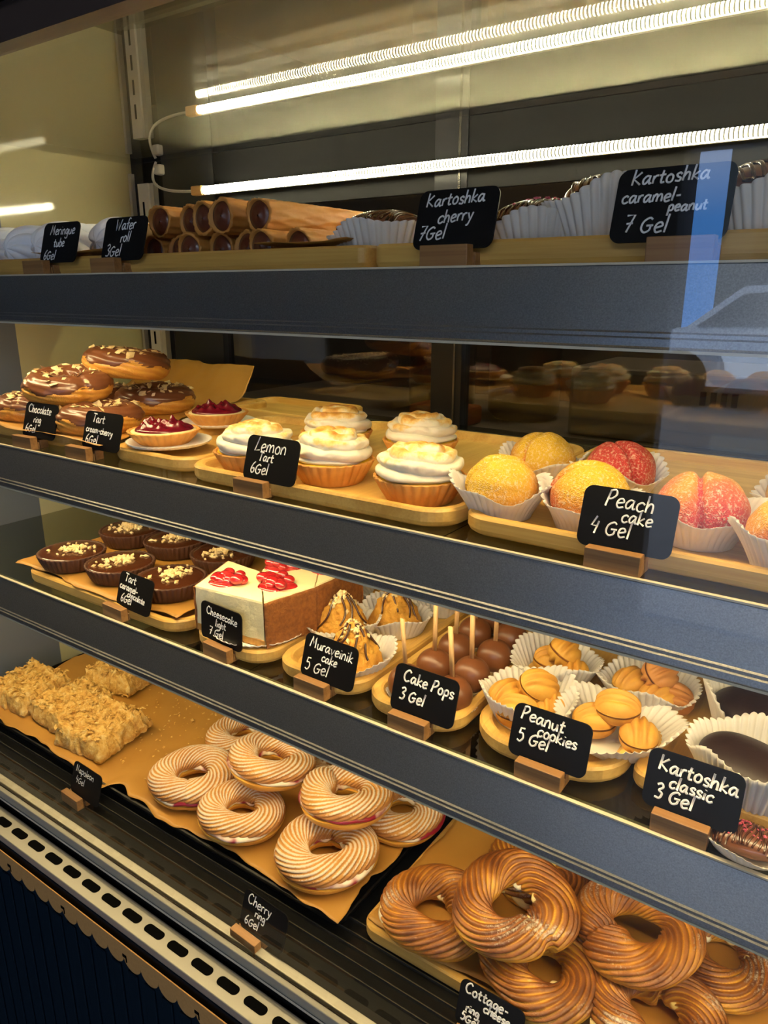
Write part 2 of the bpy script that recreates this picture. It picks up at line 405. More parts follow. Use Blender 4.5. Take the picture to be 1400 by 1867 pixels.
# back counter behind the case, seen dimly through the rear glass
ct = empty('back_counter', (0, 1.25, 0)); tag(ct, 'long back counter behind the display case', 'counter')
MB().box(-1.9, 1.6, 0, .6, 0, .96).build('cabinet_body', simple('counter front', (.16, .13, .10), .6), ct)
MB().box(-1.92, 1.62, -.03, .62, .96, 1.0).build('worktop', simple('worktop', (.34, .30, .24), .35), ct)
bx = empty('white_machine', (-.42, 1.42, 1.0)); tag(bx, 'pale boxy appliance with small dark buttons on the back counter', 'appliance')
MB().box(-.26, .26, -.1, .24, 0, .17).build('housing', simple('pale appliance', (.42, .38, .30), .45), bx, bevel=.012)
for i in range(4): MB().box(.05+i*.022, .062+i*.022, -.106, -.1, .10, .13).build('button', M['black'], bx)
def jar(name, loc, r, h, col, label, cat, group=None):
    root = empty(name, loc); tag(root, label, cat, group)
    a = np.linspace(0, 2*PI, 28, endpoint=False)
    prof = [(r*.8, 0), (r, .02), (r, h*.7), (r*.93, h*.8)]
    v, f = loops([np.stack([q*np.cos(a), q*np.sin(a), np.full(28, z)], 1) for q, z in prof]); link_mesh('body', v, f, simple(label[:20], col, .3), root)
    prof = [(r*.95, h*.8), (r*1.0, h*.82), (r*.98, h*.9), (r*.5, h*.99), (.01, h)]
    v, f = loops([np.stack([q*np.cos(a), q*np.sin(a), np.full(28, z)], 1) for q, z in prof]); link_mesh('lid', v, f, simple(label[:18]+' lid', tuple(min(1, c*1.6) for c in col), .4), root)
jar('canister', (-1.15, 1.5, 1.0), .10, .36, (.12, .09, .06), 'dark canister on back counter, just right of the black door stile', 'canister')
jar('canister', (-.88, 1.5, 1.0), .10, .38, (.24, .19, .12), 'tan canister on back counter, middle of the three', 'canister')
jar('canister', (.22, 1.55, 1.0), .10, .36, (.18, .15, .11), 'grey brown canister on back counter behind the pale appliance', 'canister')
sn = empty('orange_packet', (-1.02, 1.30, 1.0)); tag(sn, 'small orange packet lying on the back counter', 'packet')
MB().box(-.09, .09, -.05, .05, 0, .05).build('wrapper', simple('orange wrapper', (.45, .12, .03), .5), sn, bevel=.01)

# ------------------------------------------------------------------ the display case (one thing, its panels its parts)
case = empty('display_case', (0, 0, 0))
tag(case, 'dark pastry display case with three glass shelves and grey metal price rails', 'display case')
MB().box(XL-.02, XL, YG, .195, DK-.02, ZC).build('side_band', M['band'], case)  # front part of the left side, in flat blue grey
MB().box(XL-.02, XL, .195, YB, DK-.02, ZC).build('side_panel', M['cream'], case)
MB().box(XR, XR+.02, YG, YB, DK-.02, ZC).build('side_panel', M['cream'], case)
MB().box(XL-.02, XR+.02, -.085, YB+.03, ZC+.016, ZC+.15).build('roof', M['black'], case, bevel=.004)
MB().box(XL, XR, YG-.012, YG+.008, ZC-.012, ZC+.016).build('header_strip', simple('bronze header edge', (.16, .11, .085), .3, .6), case)
MB().box(XL, XR, YG+.008, YB, ZC+.0107, ZC+.0155).build('ceiling_panel', M['ceil'], case)
v, f = sheet(np.array([[(XL, YG+.008, ZC), (XR, YG+.008, ZC)], [(XL, YB, ZC), (XR, YB, ZC)]])); link_mesh('roof_glass', v, f, M['roof_glass'], case, False)
# rear sliding doors
MB().box(XL, XR, YB, YB+.006, DK, ZC).build('rear_glass', M['rear_glass'], case)
MB().box(XL, XR, YB-.010, YB, ZC-.085, ZC-.0005).build('rear_header', simple('matt black header', (.0035, .0035, .004), .5, spec=.15), case)
MB().box(XL, XR, YB-.004, YB+.01, DK, DK+.05).build('rear_sill', M['black'], case)
for x0, x1 in ((XL, -1.135), (-1.085, -.962), (-.548, -.500)):
    s_ = MB().box(x0, x1, YB-.012, YB+.012, DK, ZC).build('door_stile', M['black'], case)
MB().box(-.512, -.509, YB-.014, YB-.012, DK, ZC).build('stile_seal', M['groove'], case)
MB().box(XL+.002, XL+.008, YB-.022, YB-.013, DK, ZC-.016).build('corner_bead', M['steel'], case)
# slotted upright
up = MB().box(-1.134, -1.108, YB-.026, YB-.012, DK, ZC-.035).build('upright', M['upright'], case)
MB().box(-1.108, -1.098, YB-.022, YB-.012, DK, ZC-.035).build('upright_flange', M['steel'], up)
for i in range(22):
    z = ZC-.075-i*.036
    MB().box(-1.1235, -1.1195, YB-.0268, YB-.0258, z-.011, z+.011).build('slot', M['slot'], up)
# floor deck with ribs
MB().box(XL, XR, -.062, YB, DK-.03, DK).build('deck', M['deck'], case)
for i, y in enumerate((-.012, .002, .016, .030, .044)):
    MB().box(XL, XR, y-.0006, y+.0006, DK, DK+.0022).build('deck_rib', M['groove'], case)
MB().box(XL, XR, YG-.004, YG+.004, DK+.004, ZC).build('front_glass', M['glass'], case)
ch = MB(); ch.box(XL, XR, YG-.010, YG-.004, DK, DK+.012); ch.box(XL, XR, YG+.004, YG+.014, DK, DK+.006)
ch.build('glass_channel', M['grille'], case, bevel=.001)
bd = MB()
bd.box(XL, XR, -.066, -.0655, DK-.002, DK+.001)
bd.build('channel_lip', M['steel'], case)
# perforated grille: strip with long round-ended slots
zg = DK-.012
gm = MB().box(XL, XR, -.097, -.0665, zg-.010, zg).build('grille', M['grille'], case, bevel=.001)
for i in range(34):
    x = -1.127+i*.0375
    o2 = rrect(.0140, .0052, .0050, 6)
    v, f = loops([np.column_stack([o2[:, 0]+x, o2[:, 1]-.0815, np.full(len(o2), z)]) for z in (zg-.002, zg+.0004)])
    link_mesh('grille_slot', v, f, M['slot'], gm, False)
MB().box(XL-.02, XR+.02, -.098, -.06, .02, zg-.010).build('base_panel', M['navy'], case)
rb = MB()
for i in range(56):
    x = XL+i*.0285; rb.box(x, x+.017, -.1005, -.098, .02, zg-.055)
rb.build('base_ribs', M['navy'], case, bevel=.002)
MB().box(XL-.02, XR+.02, -.06, YB+.03, .02, DK-.03).build('base_cabinet', M['black'], case)
# glass shelves with price rails and light strips
def shelf(S, led, depth=.44, seam=None):
    yb = .437
    gl = MB()
    edges = [XL+.012] + (seam or []) + [XR-.01]
    for a, b in zip(edges[:-1], edges[1:]): gl.box(a+.0006, b-.0006, .0012, yb, S-.006, S)
    s = gl.build('shelf_glass', M['shelf_glass'], case)
    prof = [(-.0005, .0003), (-.0022, -.0008), (-.0112, -.0375), (-.0125, -.0385), (-.0125, -.0405), (-.0138, -.0415), (-.0142, -.0458),
            (-.0128, -.0475), (-.0095, -.0475), (-.0095, -.0400), (.0006, -.0065), (.0010, .0003)]
    P = [np.array([(x, y, S+z) for y, z in prof]) for x in (XL+.004, XR-.004)]
    v, f = loops(P); r = link_mesh('price_rail', v, f, M['rail'], s, False)
    MB().box(XL+.004, XR-.004, -.0024, .0012, S-.0002, S+.0012).build('rail_trim', M['trim'], s)
    MB().box(XL+.004, XR-.004, -.0132, -.0098, S-.0492, S-.0475).build('rail_lower_trim', M['trim'], s)
    hs = MB(); hs.box(XL+.02, XR-.02, .002, .014, S-.0095, S-.0065); hs.build('light_housing', M['upright'], s)
    L = np.array([[(XL+.02, .004, S-.0098), (XR-.02, .004, S-.0098)], [(XL+.02, .0135, S-.0098), (XR-.02, .0135, S-.0098)]])
    v, f = sheet(L); link_mesh('led_strip', v, f, led, s, False)
    MB().box(XL+.01, XR-.01, yb-.012, yb, S-.012, S-.006).build('rear_support', M['steel'], s)
    return s
shelf(S1, M['led_shelf']); shelf(S2, M['led_shelf'], seam=[-.268]); shelf(S3, M['led_low'], seam=[-.487])
# top light bar under the case ceiling by the rear header
bar = empty('light_bar', (0, .42, ZC-.057)); bar.parent = case
MB().box(-.962, .38, .004, .010, -.006, .006).build('housing', M['upright'], bar)
a = np.linspace(0, 2*PI, 16, endpoint=False)
P = np.stack([np.stack([np.full(16, x), .0055*np.cos(a)-.001, .0055*np.sin(a)], 1) for x in np.linspace(-.960, .38, 3)])
v, f = sheet(P, False, True); link_mesh('led_tube', v, f, M['led_top'], bar)
MB().box(-.985, -.960, -.006, .007, -.007, .007).build('end_cap', simple('amber end cap', (.70, .42, .16), .4), bar, bevel=.002)
t = np.linspace(0, 1, 30)
wp = np.array([(-.985, 0, 0)])*(1-t[:, None])**3+3*t[:, None]*(1-t[:, None])**2*np.array([(-1.07, -.01, .002)])+3*(t**2*(1-t))[:, None]*np.array([(-1.095, .0, .02)])+t[:, None]**3*np.array([(-1.092, .018, .054)])
v, f = tube(wp, .0022, 8); link_mesh('wire', v, f, M['upright'], bar)
cp = MB().box(-1.094, -1.078, .012, .028, .034, .05); cp.build('wire_clip', M['upright'], bar, bevel=.003)

# kraft scallop garland along the base
def garland(x0, n, label):
    pts = [(x0, .012)]
    p = .0285
    for i in range(n):
        for j in range(13):
            aa = PI*j/12
            pts.append((x0+p*(i+.5)-p/2*math.cos(aa), -.004-.0135*math.sin(aa)))
    pts.append((x0+n*p, .012)); pts = np.array(pts)
    root = empty('scallop_border', (x0+n*p/2, -.1055, zg-.022))
    root.location = (0, -.1055, zg-.022)
    v, f = loops([np.column_stack([pts[:, 0], np.full(len(pts), y), pts[:, 1]]) for y in (.0006, -.0006)])
    link_mesh('scalloped_card', v, f, M['kraft'], root, False)
    tab = MB()
    tab.box(x0+n*p-.001, x0+n*p+.0055, -.0013, -.0007, -.004, -.0005); tab.box(x0+n*p+.004, x0+n*p+.0055, -.0013, -.0007, -.0095, -.0005)
    tab.build('join_tab', M['slot'], root)
    tag(root, label, 'paper border', 'scalloped kraft border pieces on the case base')
for i, nm in enumerate(('brown kraft scallop border at far left of the case base', 'kraft scallop border piece joining the far left one',
        'kraft scallop border piece below the first visible grille slots', 'kraft scallop border below the darker stretch of grille',
        'kraft scallop border, second from the bottom edge of photo', 'kraft scallop border beneath the pale stretch of grille',
        'kraft scallop border piece cut by the bottom edge of photo')):
    garland(-1.165+.0067+i*.114, 4, nm)

# ------------------------------------------------------------------ handwriting
G = {
'a': (.66, "c.44,.50 .26,.54 .06,.32 .10,.06 .28,.04 .44,.30;c.50,.56 .48,.22 .54,.02 .68,.06"),
'b': (.56, "l.12,1 .06,0;c.08,.4 .3,.55 .48,.38 .4,.06 .2,.0 .07,.12"),
'c': (.55, "c.5,.45 .32,.55 .08,.4 .08,.12 .28,.0 .52,.12"),
'e': (.56, "c.08,.25 .3,.3 .48,.38 .36,.55 .14,.48 .06,.22 .2,.0 .52,.08"),
'f': (.42, "c.5,.9 .36,1 .22,.85 .2,.4 .18,-.05;l.02,.5 .42,.55"),
'g': (.58, "c.48,.45 .28,.55 .08,.38 .12,.1 .32,.08 .48,.42;c.5,.5 .5,.1 .44,-.32 .2,-.4 .05,-.28"),
'h': (.58, "l.1,1 .06,0;c.07,.25 .25,.52 .42,.48 .46,.25 .46,0"),
'i': (.26, "l.12,.5 .1,0;l.13,.74 .14,.78"),
'k': (.56, "l.12,1 .06,0;l.48,.55 .1,.25 .52,.0"),
'l': (.26, "l.16,1.02 .08,0"),
'm': (.86, "l.06,.52 .06,0;c.06,.3 .2,.52 .34,.5 .38,.3 .38,0;c.38,.3 .54,.52 .68,.5 .74,.3 .76,0"),
'n': (.58, "l.06,.52 .06,0;c.07,.3 .24,.53 .4,.5 .46,.3 .46,0"),
'o': (.58, "c.28,.55 .08,.4 .08,.12 .28,.0 .46,.12 .48,.4 .3,.55 .2,.52"),
'p': (.56, "l.1,.52 .06,-.4;c.08,.4 .28,.56 .46,.42 .4,.1 .08,.08"),
'r': (.44, "l.06,.52 .08,0;c.08,.3 .2,.5 .4,.52"),
's': (.5, "c.44,.45 .28,.56 .1,.45 .2,.3 .4,.2 .34,.02 .06,.06"),
't': (.48, "c.22,.85 .18,.3 .22,.04 .44,.06;l.02,.52 .44,.56"),
'u': (.58, "c.06,.52 .08,.12 .24,.0 .42,.2 .46,.52;l.46,.52 .5,0"),
'v': (.54, "l.04,.52 .22,0 .48,.54"),
'w': (.7, "l.04,.52 .18,0 .34,.4 .5,0 .66,.54"),
'y': (.56, "l.06,.52 .26,.08;c.5,.54 .34,.0 .2,-.36 .04,-.38"),
'C': (.78, "c.7,.85 .45,1.02 .12,.75 .08,.3 .35,.0 .7,.12"),
'G': (.78, "c.66,.72 .46,.82 .14,.6 .08,.22 .3,.0 .58,.12 .62,.38;l.36,.38 .76,.4"),
'K': (.72, "l.12,1.05 .06,0;l.6,.85 .1,.42 .64,.0"),
'L': (.62, "l.3,1.05 .06,.02 .56,.1"),
'M': (.9, "l.04,0 .22,1 .42,.3 .66,.98 .74,.0"),
'N': (.76, "l.08,0 .12,1 .58,.05 .64,1"),
'P': (.66, "l.16,1 .06,0;c.12,.95 .45,1.02 .58,.75 .36,.5 .12,.45"),
'T': (.68, "l.04,.98 .66,.94;l.36,.95 .28,0"),
'W': (.95, "l.06,1 .2,0 .42,.7 .58,0 .86,1"),
'3': (.6, "c.08,.9 .34,1.02 .48,.8 .26,.55 .5,.38 .4,.05 .06,.06"),
'4': (.64, "l.28,1 .06,.42 .5,.4;l.48,.72 .38,-.05"),
'5': (.6, "l.52,1 .2,.98 .14,.6;c.14,.6 .4,.62 .5,.3 .3,.02 .04,.1"),
'6': (.6, "c.44,1 .18,.7 .06,.28 .24,.0 .46,.14 .4,.42 .14,.36"),
'7': (.6, "l.06,.95 .54,.98 .2,0;l.12,.48 .5,.52"),
'-': (.5, "l.08,.36 .42,.38"),
' ': (.34, ""),
}
def smooth(P, n=5):
    P = np.asarray(P, float)
    if len(P) < 3: return P
    Q = np.vstack([2*P[0]-P[1], P, 2*P[-1]-P[-2]]); out = []
    for i in range(1, len(Q)-2):
        for u in np.linspace(0, 1, n, endpoint=False):
            a, b, c, d = Q[i-1:i+3]
            out.append(.5*((2*b)+(c-a)*u+(2*a-5*b+4*c-d)*u*u+(3*b-a-3*c+d)*u**3))
    out.append(P[-1]); return np.array(out)
def write(lines, tw, th, rad):
    """lines: (text, x fraction, baseline fraction from the bottom, cap height fraction, slope)"""
    mb = MB(); r = np.random.default_rng(len(lines[0][0])*13+len(lines))
    for text, fx, fy, fh, slope in lines:
        x = fx*tw-tw/2; y0 = (fy+.035)*th; h = fh*th; xs = x
        for chx in text:
            wd, strokes = G[chx]
            jy = r.uniform(-.03, .03)*h; sl = .12+r.uniform(-.05, .05)
            for st in filter(None, strokes.split(';')):
                P = np.array([tuple(map(float, p.split(','))) for p in st[1:].split()])
                P = smooth(P) if st[0] == 'c' else P
                Q = np.column_stack([x+(P[:, 0]+P[:, 1]*sl)*h*.92, np.zeros(len(P)), y0+jy+P[:, 1]*h])
                Q[:, 2] += (Q[:, 0]-xs)*slope
                if len(Q) == 2: Q = np.array([Q[0], (Q[0]+Q[1])/2, Q[1]])
                v, f = tube(Q, rad, 6, up=(0, 1, 0)); v[:, 1] *= .35; mb.add(v, f)
            x += wd*h*.98
    return mb
def price_tag(x, S, yaw, hx, lines, label, y=0., tw=.063, th=.0415, lean=17, rad=.00062):
    """x: centre of the board; hx: left end of the wooden holder relative to the board's left edge"""
    root = empty('price_tag', (x, y, S), yaw); tag(root, label, 'price tag', 'black handwritten price tags in oak holders')
    hb = MB(); xl = -tw/2+hx
    hb.box(xl, xl+.0375, .001, .0100, 0, .0150); hb.box(xl, xl+.0375, .0130, .0235, 0, .0105); hb.box(xl, xl+.0375, .0105, .0125, 0, .008)
    hb.build('holder', M['oak'], root, bevel=.0006)
    o2 = rrect(tw/2, th/2, .0065, 7)
    v, f = loops([np.column_stack([o2[:, 0], np.full(len(o2), yy), o2[:, 1]+th/2]) for yy in (.0006, -.0006)])
    b = link_mesh('board', v, f, M['black_card'], root, False)
    b.location = (0, .0118, .0126); b.rotation_euler = (-math.radians(lean), 0, 0)
    t_ = write(lines, tw, th, rad).build('lettering', M['chalk'], b, True); t_.location = (0, -.0008, 0)
    return root
T = lambda *a: a
# x = board centre
price_tag(-.742, S1, .0, -.016, [T('Meringue', .20, .66, .24, .0), T('tube', .34, .36, .22, .0), T('6Gel', .10, .04, .24, .0)], 'black price tag reading Meringue tube at far left of top shelf')
price_tag(-.636, S1, .0, -.003, [T('Wafer', .26, .66, .25, .03), T('roll', .42, .38, .24, .03), T('3Gel', .10, .06, .27, .02)], 'black price tag reading Wafer roll on the top shelf')
price_tag(-.2725, S1, .0, .013, [T('Kartoshka', .10, .68, .22, .04), T('cherry', .28, .40, .22, .05), T('7Gel', .06, .12, .25, .04)], 'black price tag reading Kartoshka cherry on the top shelf')
price_tag(-.1285, S1, .0, .026, [T('Kartoshka', .12, .74, .2, .02), T('caramel-', .06, .50, .18, .0), T('peanut', .48, .36, .15, .0), T('7 Gel', .12, .10, .24, -.02)], 'black price tag reading Kartoshka caramel-peanut, right on top shelf', tw=.067, th=.044)
price_tag(-.823, S2, .03, -.005, [T('Chocolate', .10, .68, .22, -.02), T('ring', .30, .40, .2, -.02), T('6Gel', .08, .12, .23, -.02)], 'black price tag reading Chocolate ring on the second shelf')
price_tag(-.7045, S2, .02, -.016, [T('Tart', .20, .68, .23, -.03), T('cream-cherry', .06, .42, .17, -.05), T('6Gel', .08, .12, .24, -.03)], 'black price tag reading Tart cream-cherry on the second shelf')
price_tag(-.4565, S2, .0, -.002, [T('Lemon', .15, .62, .30, .0), T('Tart', .26, .42, .20, -.02), T('6Gel', .13, .13, .25, .0)], 'black price tag reading Lemon Tart on the second shelf')
price_tag(-.136, S2, .0, .010, [T('Peach', .24, .66, .27, -.02), T('cake', .44, .44, .22, -.02), T('4 Gel', .12, .20, .27, -.02)], 'black price tag reading Peach cake on the second shelf')
price_tag(-.678, S3, -.05, -.012, [T('Tart', .16, .70, .23, -.03), T('caramel-', .04, .48, .19, -.05), T('chocolate', .30, .30, .17, -.06), T('6Gel', .12, .13, .24, -.04)], 'black price tag reading Tart caramel-chocolate on the third shelf', rad=.0007)
price_tag(-.533, S3, -.06, .014, [T('Cheesecake', .14, .66, .2, -.04), T('light', .36, .40, .19, -.03), T('7 Gel', .20, .14, .22, -.03)], 'black price tag reading Cheesecake light on the third shelf', lean=4)
price_tag(-.395, S3, -.02, .001, [T('Muraveinik', .10, .66, .24, -.04), T('cake', .36, .42, .2, -.03), T('5 Gel', .07, .12, .28, .0)], 'black price tag reading Muraveinik cake on the third shelf')
price_tag(-.291, S3, .0, .005, [T('Cake Pops', .14, .62, .24, -.03), T('3 Gel', .12, .24, .25, -.02)], 'black price tag reading Cake Pops on the third shelf', rad=.0008)
price_tag(-.178, S3, .0, .011, [T('Peanut', .10, .68, .25, -.03), T('cookies', .34, .46, .22, -.03), T('5 Gel', .09, .24, .26, -.01)], 'black price tag reading Peanut cookies on the third shelf', rad=.00075)
price_tag(-.0735, S3, .0, .010, [T('Kartoshka', .12, .62, .25, -.02), T('classic', .26, .38, .22, -.02), T('3 Gel', .12, .13, .26, -.01)], 'black price tag reading Kartoshka classic on the third shelf', rad=.0008)
price_tag(-.790, DK, -.04, -.005, [T('Napoleon', .10, .66, .22, .0), T('4Gel', .14, .34, .22, .0)], 'black price tag reading Napoleon on the bottom deck', y=-.024, rad=.0004)
price_tag(-.447, DK, -.05, -.003, [T('Cherry', .10, .66, .25, -.02), T('ring', .30, .43, .20, -.02), T('6Gel', .10, .13, .23, -.01)], 'black price tag reading Cherry ring on the bottom deck', y=-.052)
price_tag(-.209, DK, .0, .004, [T('Cottage-', .08, .70, .23, -.02), T('cheese', .40, .50, .19, -.02), T('ring', .14, .32, .18, -.02), T('5Gel', .08, .08, .2, -.01)], 'black price tag reading Cottage-cheese ring, cut by bottom photo edge', y=-.014, rad=.0008)

# ------------------------------------------------------------------ trays and papers
def tray(x0, x1, y0, y1, S, label, h=.015, r=.02, rim=.008, floor=.006, axis='x', rz=0, group='bamboo trays'):
    hx, hy = (x1-x0)/2, (y1-y0)/2
    root = empty('wooden_tray', ((x0+x1)/2, (y0+y1)/2, S+.0003), rz); tag(root, label, 'tray', group)
    L = []
    for inset, z, rr in ((.004, 0, r-.003), (.001, .002, r), (0, .005, r), (0, h-.002, r), (.0015, h, r), (rim-.001, h, r-rim*.5), (rim+.001, h-.001, r-rim*.6),
                         (rim+.005, floor+.001, r-rim*.8), (rim+.009, floor, r-rim)):
        o2 = rrect(hx-inset, hy-inset, max(rr, .003), 8); L.append(np.column_stack([o2, np.full(len(o2), z)]))
    v, f = loops(L); link_mesh('board', v, f, M['bamboo_'+axis], root, False)
    return root
def paper_sheet(name, x0, x1, y0, y1, z, label, amp=.002, mat='parchment', nx=60, ny=30, edge=.004, seed=1, cat='baking paper', group=None, front=None, lift=0, shear=0):
    r = np.random.default_rng(seed)
    u = np.linspace(0, 1, nx); vv = np.linspace(0, 1, ny)
    X = x0+(x1-x0)*u[:, None]+0*vv[None]; Y = y0+(y1-y0)*vv[None]+0*u[:, None]
    P = np.stack([X, Y, 0*X], 2).reshape(-1, 3)
    w1 = vnoise(P, 7, seed, 3).reshape(nx, ny)
    edgew = np.minimum(np.minimum(u, 1-u)[:, None]*8, np.minimum(vv, 1-vv)[None]*6).clip(0, 1)
    Zz = amp*(w1*.5+.7).clip(.05, 2)*(1.6-1.0*edgew)
    jit = vnoise(P, 12, seed+5, 3).reshape(nx, ny)*edge
    X = X+jit*(1-edgew); Y = Y+np.roll(jit, 7)*(1-edgew)
    if front is not None:
        Y += (front(X)*(1-vv[None])**2)
        Zz -= np.maximum(-front(X), 0)*(1-vv[None])**2*.25
    X = X-shear*(Y-y0)*u[:, None]
    Zz = Zz+lift*np.maximum(vv[None]-.8, 0)**2*25
    v, f = sheet(np.stack([X, Y, Zz], 2))
    cx, cy = (x0+x1)/2, (y0+y1)/2; v = v-np.array([cx, cy, 0])
    o = link_mesh(name, v, f, M[mat], None, True, loc=(cx, cy, z))
    md = o.modifiers.new('thickness', 'SOLIDIFY'); md.thickness = .0003; md.offset = 1
    tag(o, label, cat, group); return o
# top shelf boards
tray(-1.13, -.662, .020, .33, S1, 'light wooden board under meringue tubes at left of top shelf', h=.018, r=.008)
tray(-.655, -.352, .020, .33, S1, 'light wooden board under the stacked wafer rolls', h=.018, r=.008)
tray(-.345, .06, .020, .33, S1, 'light wooden board under the Kartoshka cakes on top shelf', h=.018, r=.008)
# second shelf
tray(-1.10, -.80, .030, .385, S2, 'bamboo tray lined with paper under the chocolate rings', r=.02)
paper_sheet('baking_paper', -1.105, -.70, .012, .40, S2+.0155, 'brown baking paper beneath the chocolate rings', .003, seed=3, lift=.045, shear=.38)
tray(-.712, -.577, .024, .29, S2, 'bamboo tray under the cherry cream tarts', r=.03, axis='y')
tray(-.835, -.645, .30, .425, S2, 'empty bamboo tray at the back of second shelf', r=.02)
tray(-.573, -.270, .012, .33, S2, 'bamboo tray of meringue topped lemon tarts', r=.03, axis='y')
tray(-.266, .06, .020, .355, S2, 'bamboo tray of sugared peach cakes', r=.025)
# third shelf
tray(-.905, -.600, .012, .27, S3, 'bamboo tray lined with paper under dark chocolate tarts', r=.03)
paper_sheet('baking_paper', -.925, -.612, .016, .285, S3+.0155, 'brown baking paper beneath the dark chocolate tarts', .0018, seed=5)
tray(-.585, -.474, .012, .30, S3, 'bamboo tray under the cheesecake slices', r=.03, axis='y')
tray(-.468, -.363, .016, .40, S3, 'narrow bamboo tray of honey cakes with chocolate drizzle', r=.028, axis='y')
tray(-.357, -.260, .014, .40, S3, 'narrow bamboo tray of chocolate cake pops', r=.028, axis='y')
tray(-.254, -.1265, .018, .40, S3, 'bamboo tray of walnut shaped peanut cookies', r=.042, axis='y')
tray(-.1215, .03, .040, .40, S3, 'bamboo tray of plain dark Kartoshka cakes at right', r=.012, axis='y')
# bottom deck
mt = empty('baking_tray', (-.765, .135, DK+.0024)); tag(mt, 'black metal baking tray lined with brown paper on bottom deck', 'tray')
L = []
for inset, z in ((.010, 0), (.004, .006), (0, .016), (.002, .0165), (.006, .007), (.012, .002)):
    o2 = rrect(.377-inset, .118-inset, .012, 6); L.append(np.column_stack([o2, np.full(len(o2), z)]))
v, f = loops(L); link_mesh('tray_body', v, f, M['tray_metal'], mt, False)
front = lambda X: np.where(abs(X+.765) < .03, .012, 0)*(1-abs(X+.765)/.03).clip(0, 1) - .026*np.exp(-((X+.795)/.02)**2)
paper_sheet('baking_paper', -1.128, -.392, .018, .252, DK+.0175, 'large crumb strewn brown baking paper on the black metal tray', .004, seed=9, nx=160, ny=50, edge=.006, front=front)
tray(-.372, .02, .030, .262, DK+.0022, 'bamboo tray of browned cottage cheese rings on bottom deck', h=.017, r=.018)
paper_sheet('baking_paper', -.366, .012, .036, .256, DK+.0195, 'brown baking paper under the cottage cheese rings', .0018, seed=12, nx=80)

# ------------------------------------------------------------------ choux rings
def torus_pts(R, r, N, Mm, ridges, twist, amp, seed, squash=.82, flat=-.55, overlap=.1, wob=.06, phase=0):
    th = np.linspace(0, 2*PI, N, endpoint=False)[:, None]; ph = np.linspace(0, 2*PI, Mm, endpoint=False)[None]
    rs = np.random.default_rng(seed); a0, a1, a2 = rs.uniform(0, 6.28, 3)
    wobR = 1+wob*np.sin(2*th+a0)*.6+wob*.5*np.sin(3*th+a1)
    p = ridges*ph+twist*th+.9*np.sin(3*th+2*ph+a0)+.5*np.sin(7*th-3*ph+a1)
    ridge = np.abs(np.sin(p/2+.35*np.sin(2*th+a2)))**.55
    upf = np.clip((np.sin(ph)+.35)/.6, 0, 1); upf = upf*upf*(3-2*upf)
    seam = ((th+1.2) % (2*PI))/(2*PI)
    rr = r*(1+overlap*(np.exp(-((seam-.06)/.06)**2)-.9*np.exp(-((seam-.985)/.02)**2))+wob*np.sin(5*th+a1)*.4)
    rr = rr*(1+amp*(ridge-.7)*(.25+.75*upf))
    X = (R*wobR+rr*np.cos(ph))*np.cos(th); Y = (R*wobR+rr*np.cos(ph))*np.sin(th); Z = rr*np.sin(ph)*squash
    Z = np.maximum(Z, flat*r)
    P = np.stack([X, Y, Z], 2)
    nz = np.clip(np.sin(ph)+0*th, -1, 1)
    return P, ridge+0*ph, nz, th+0*ph
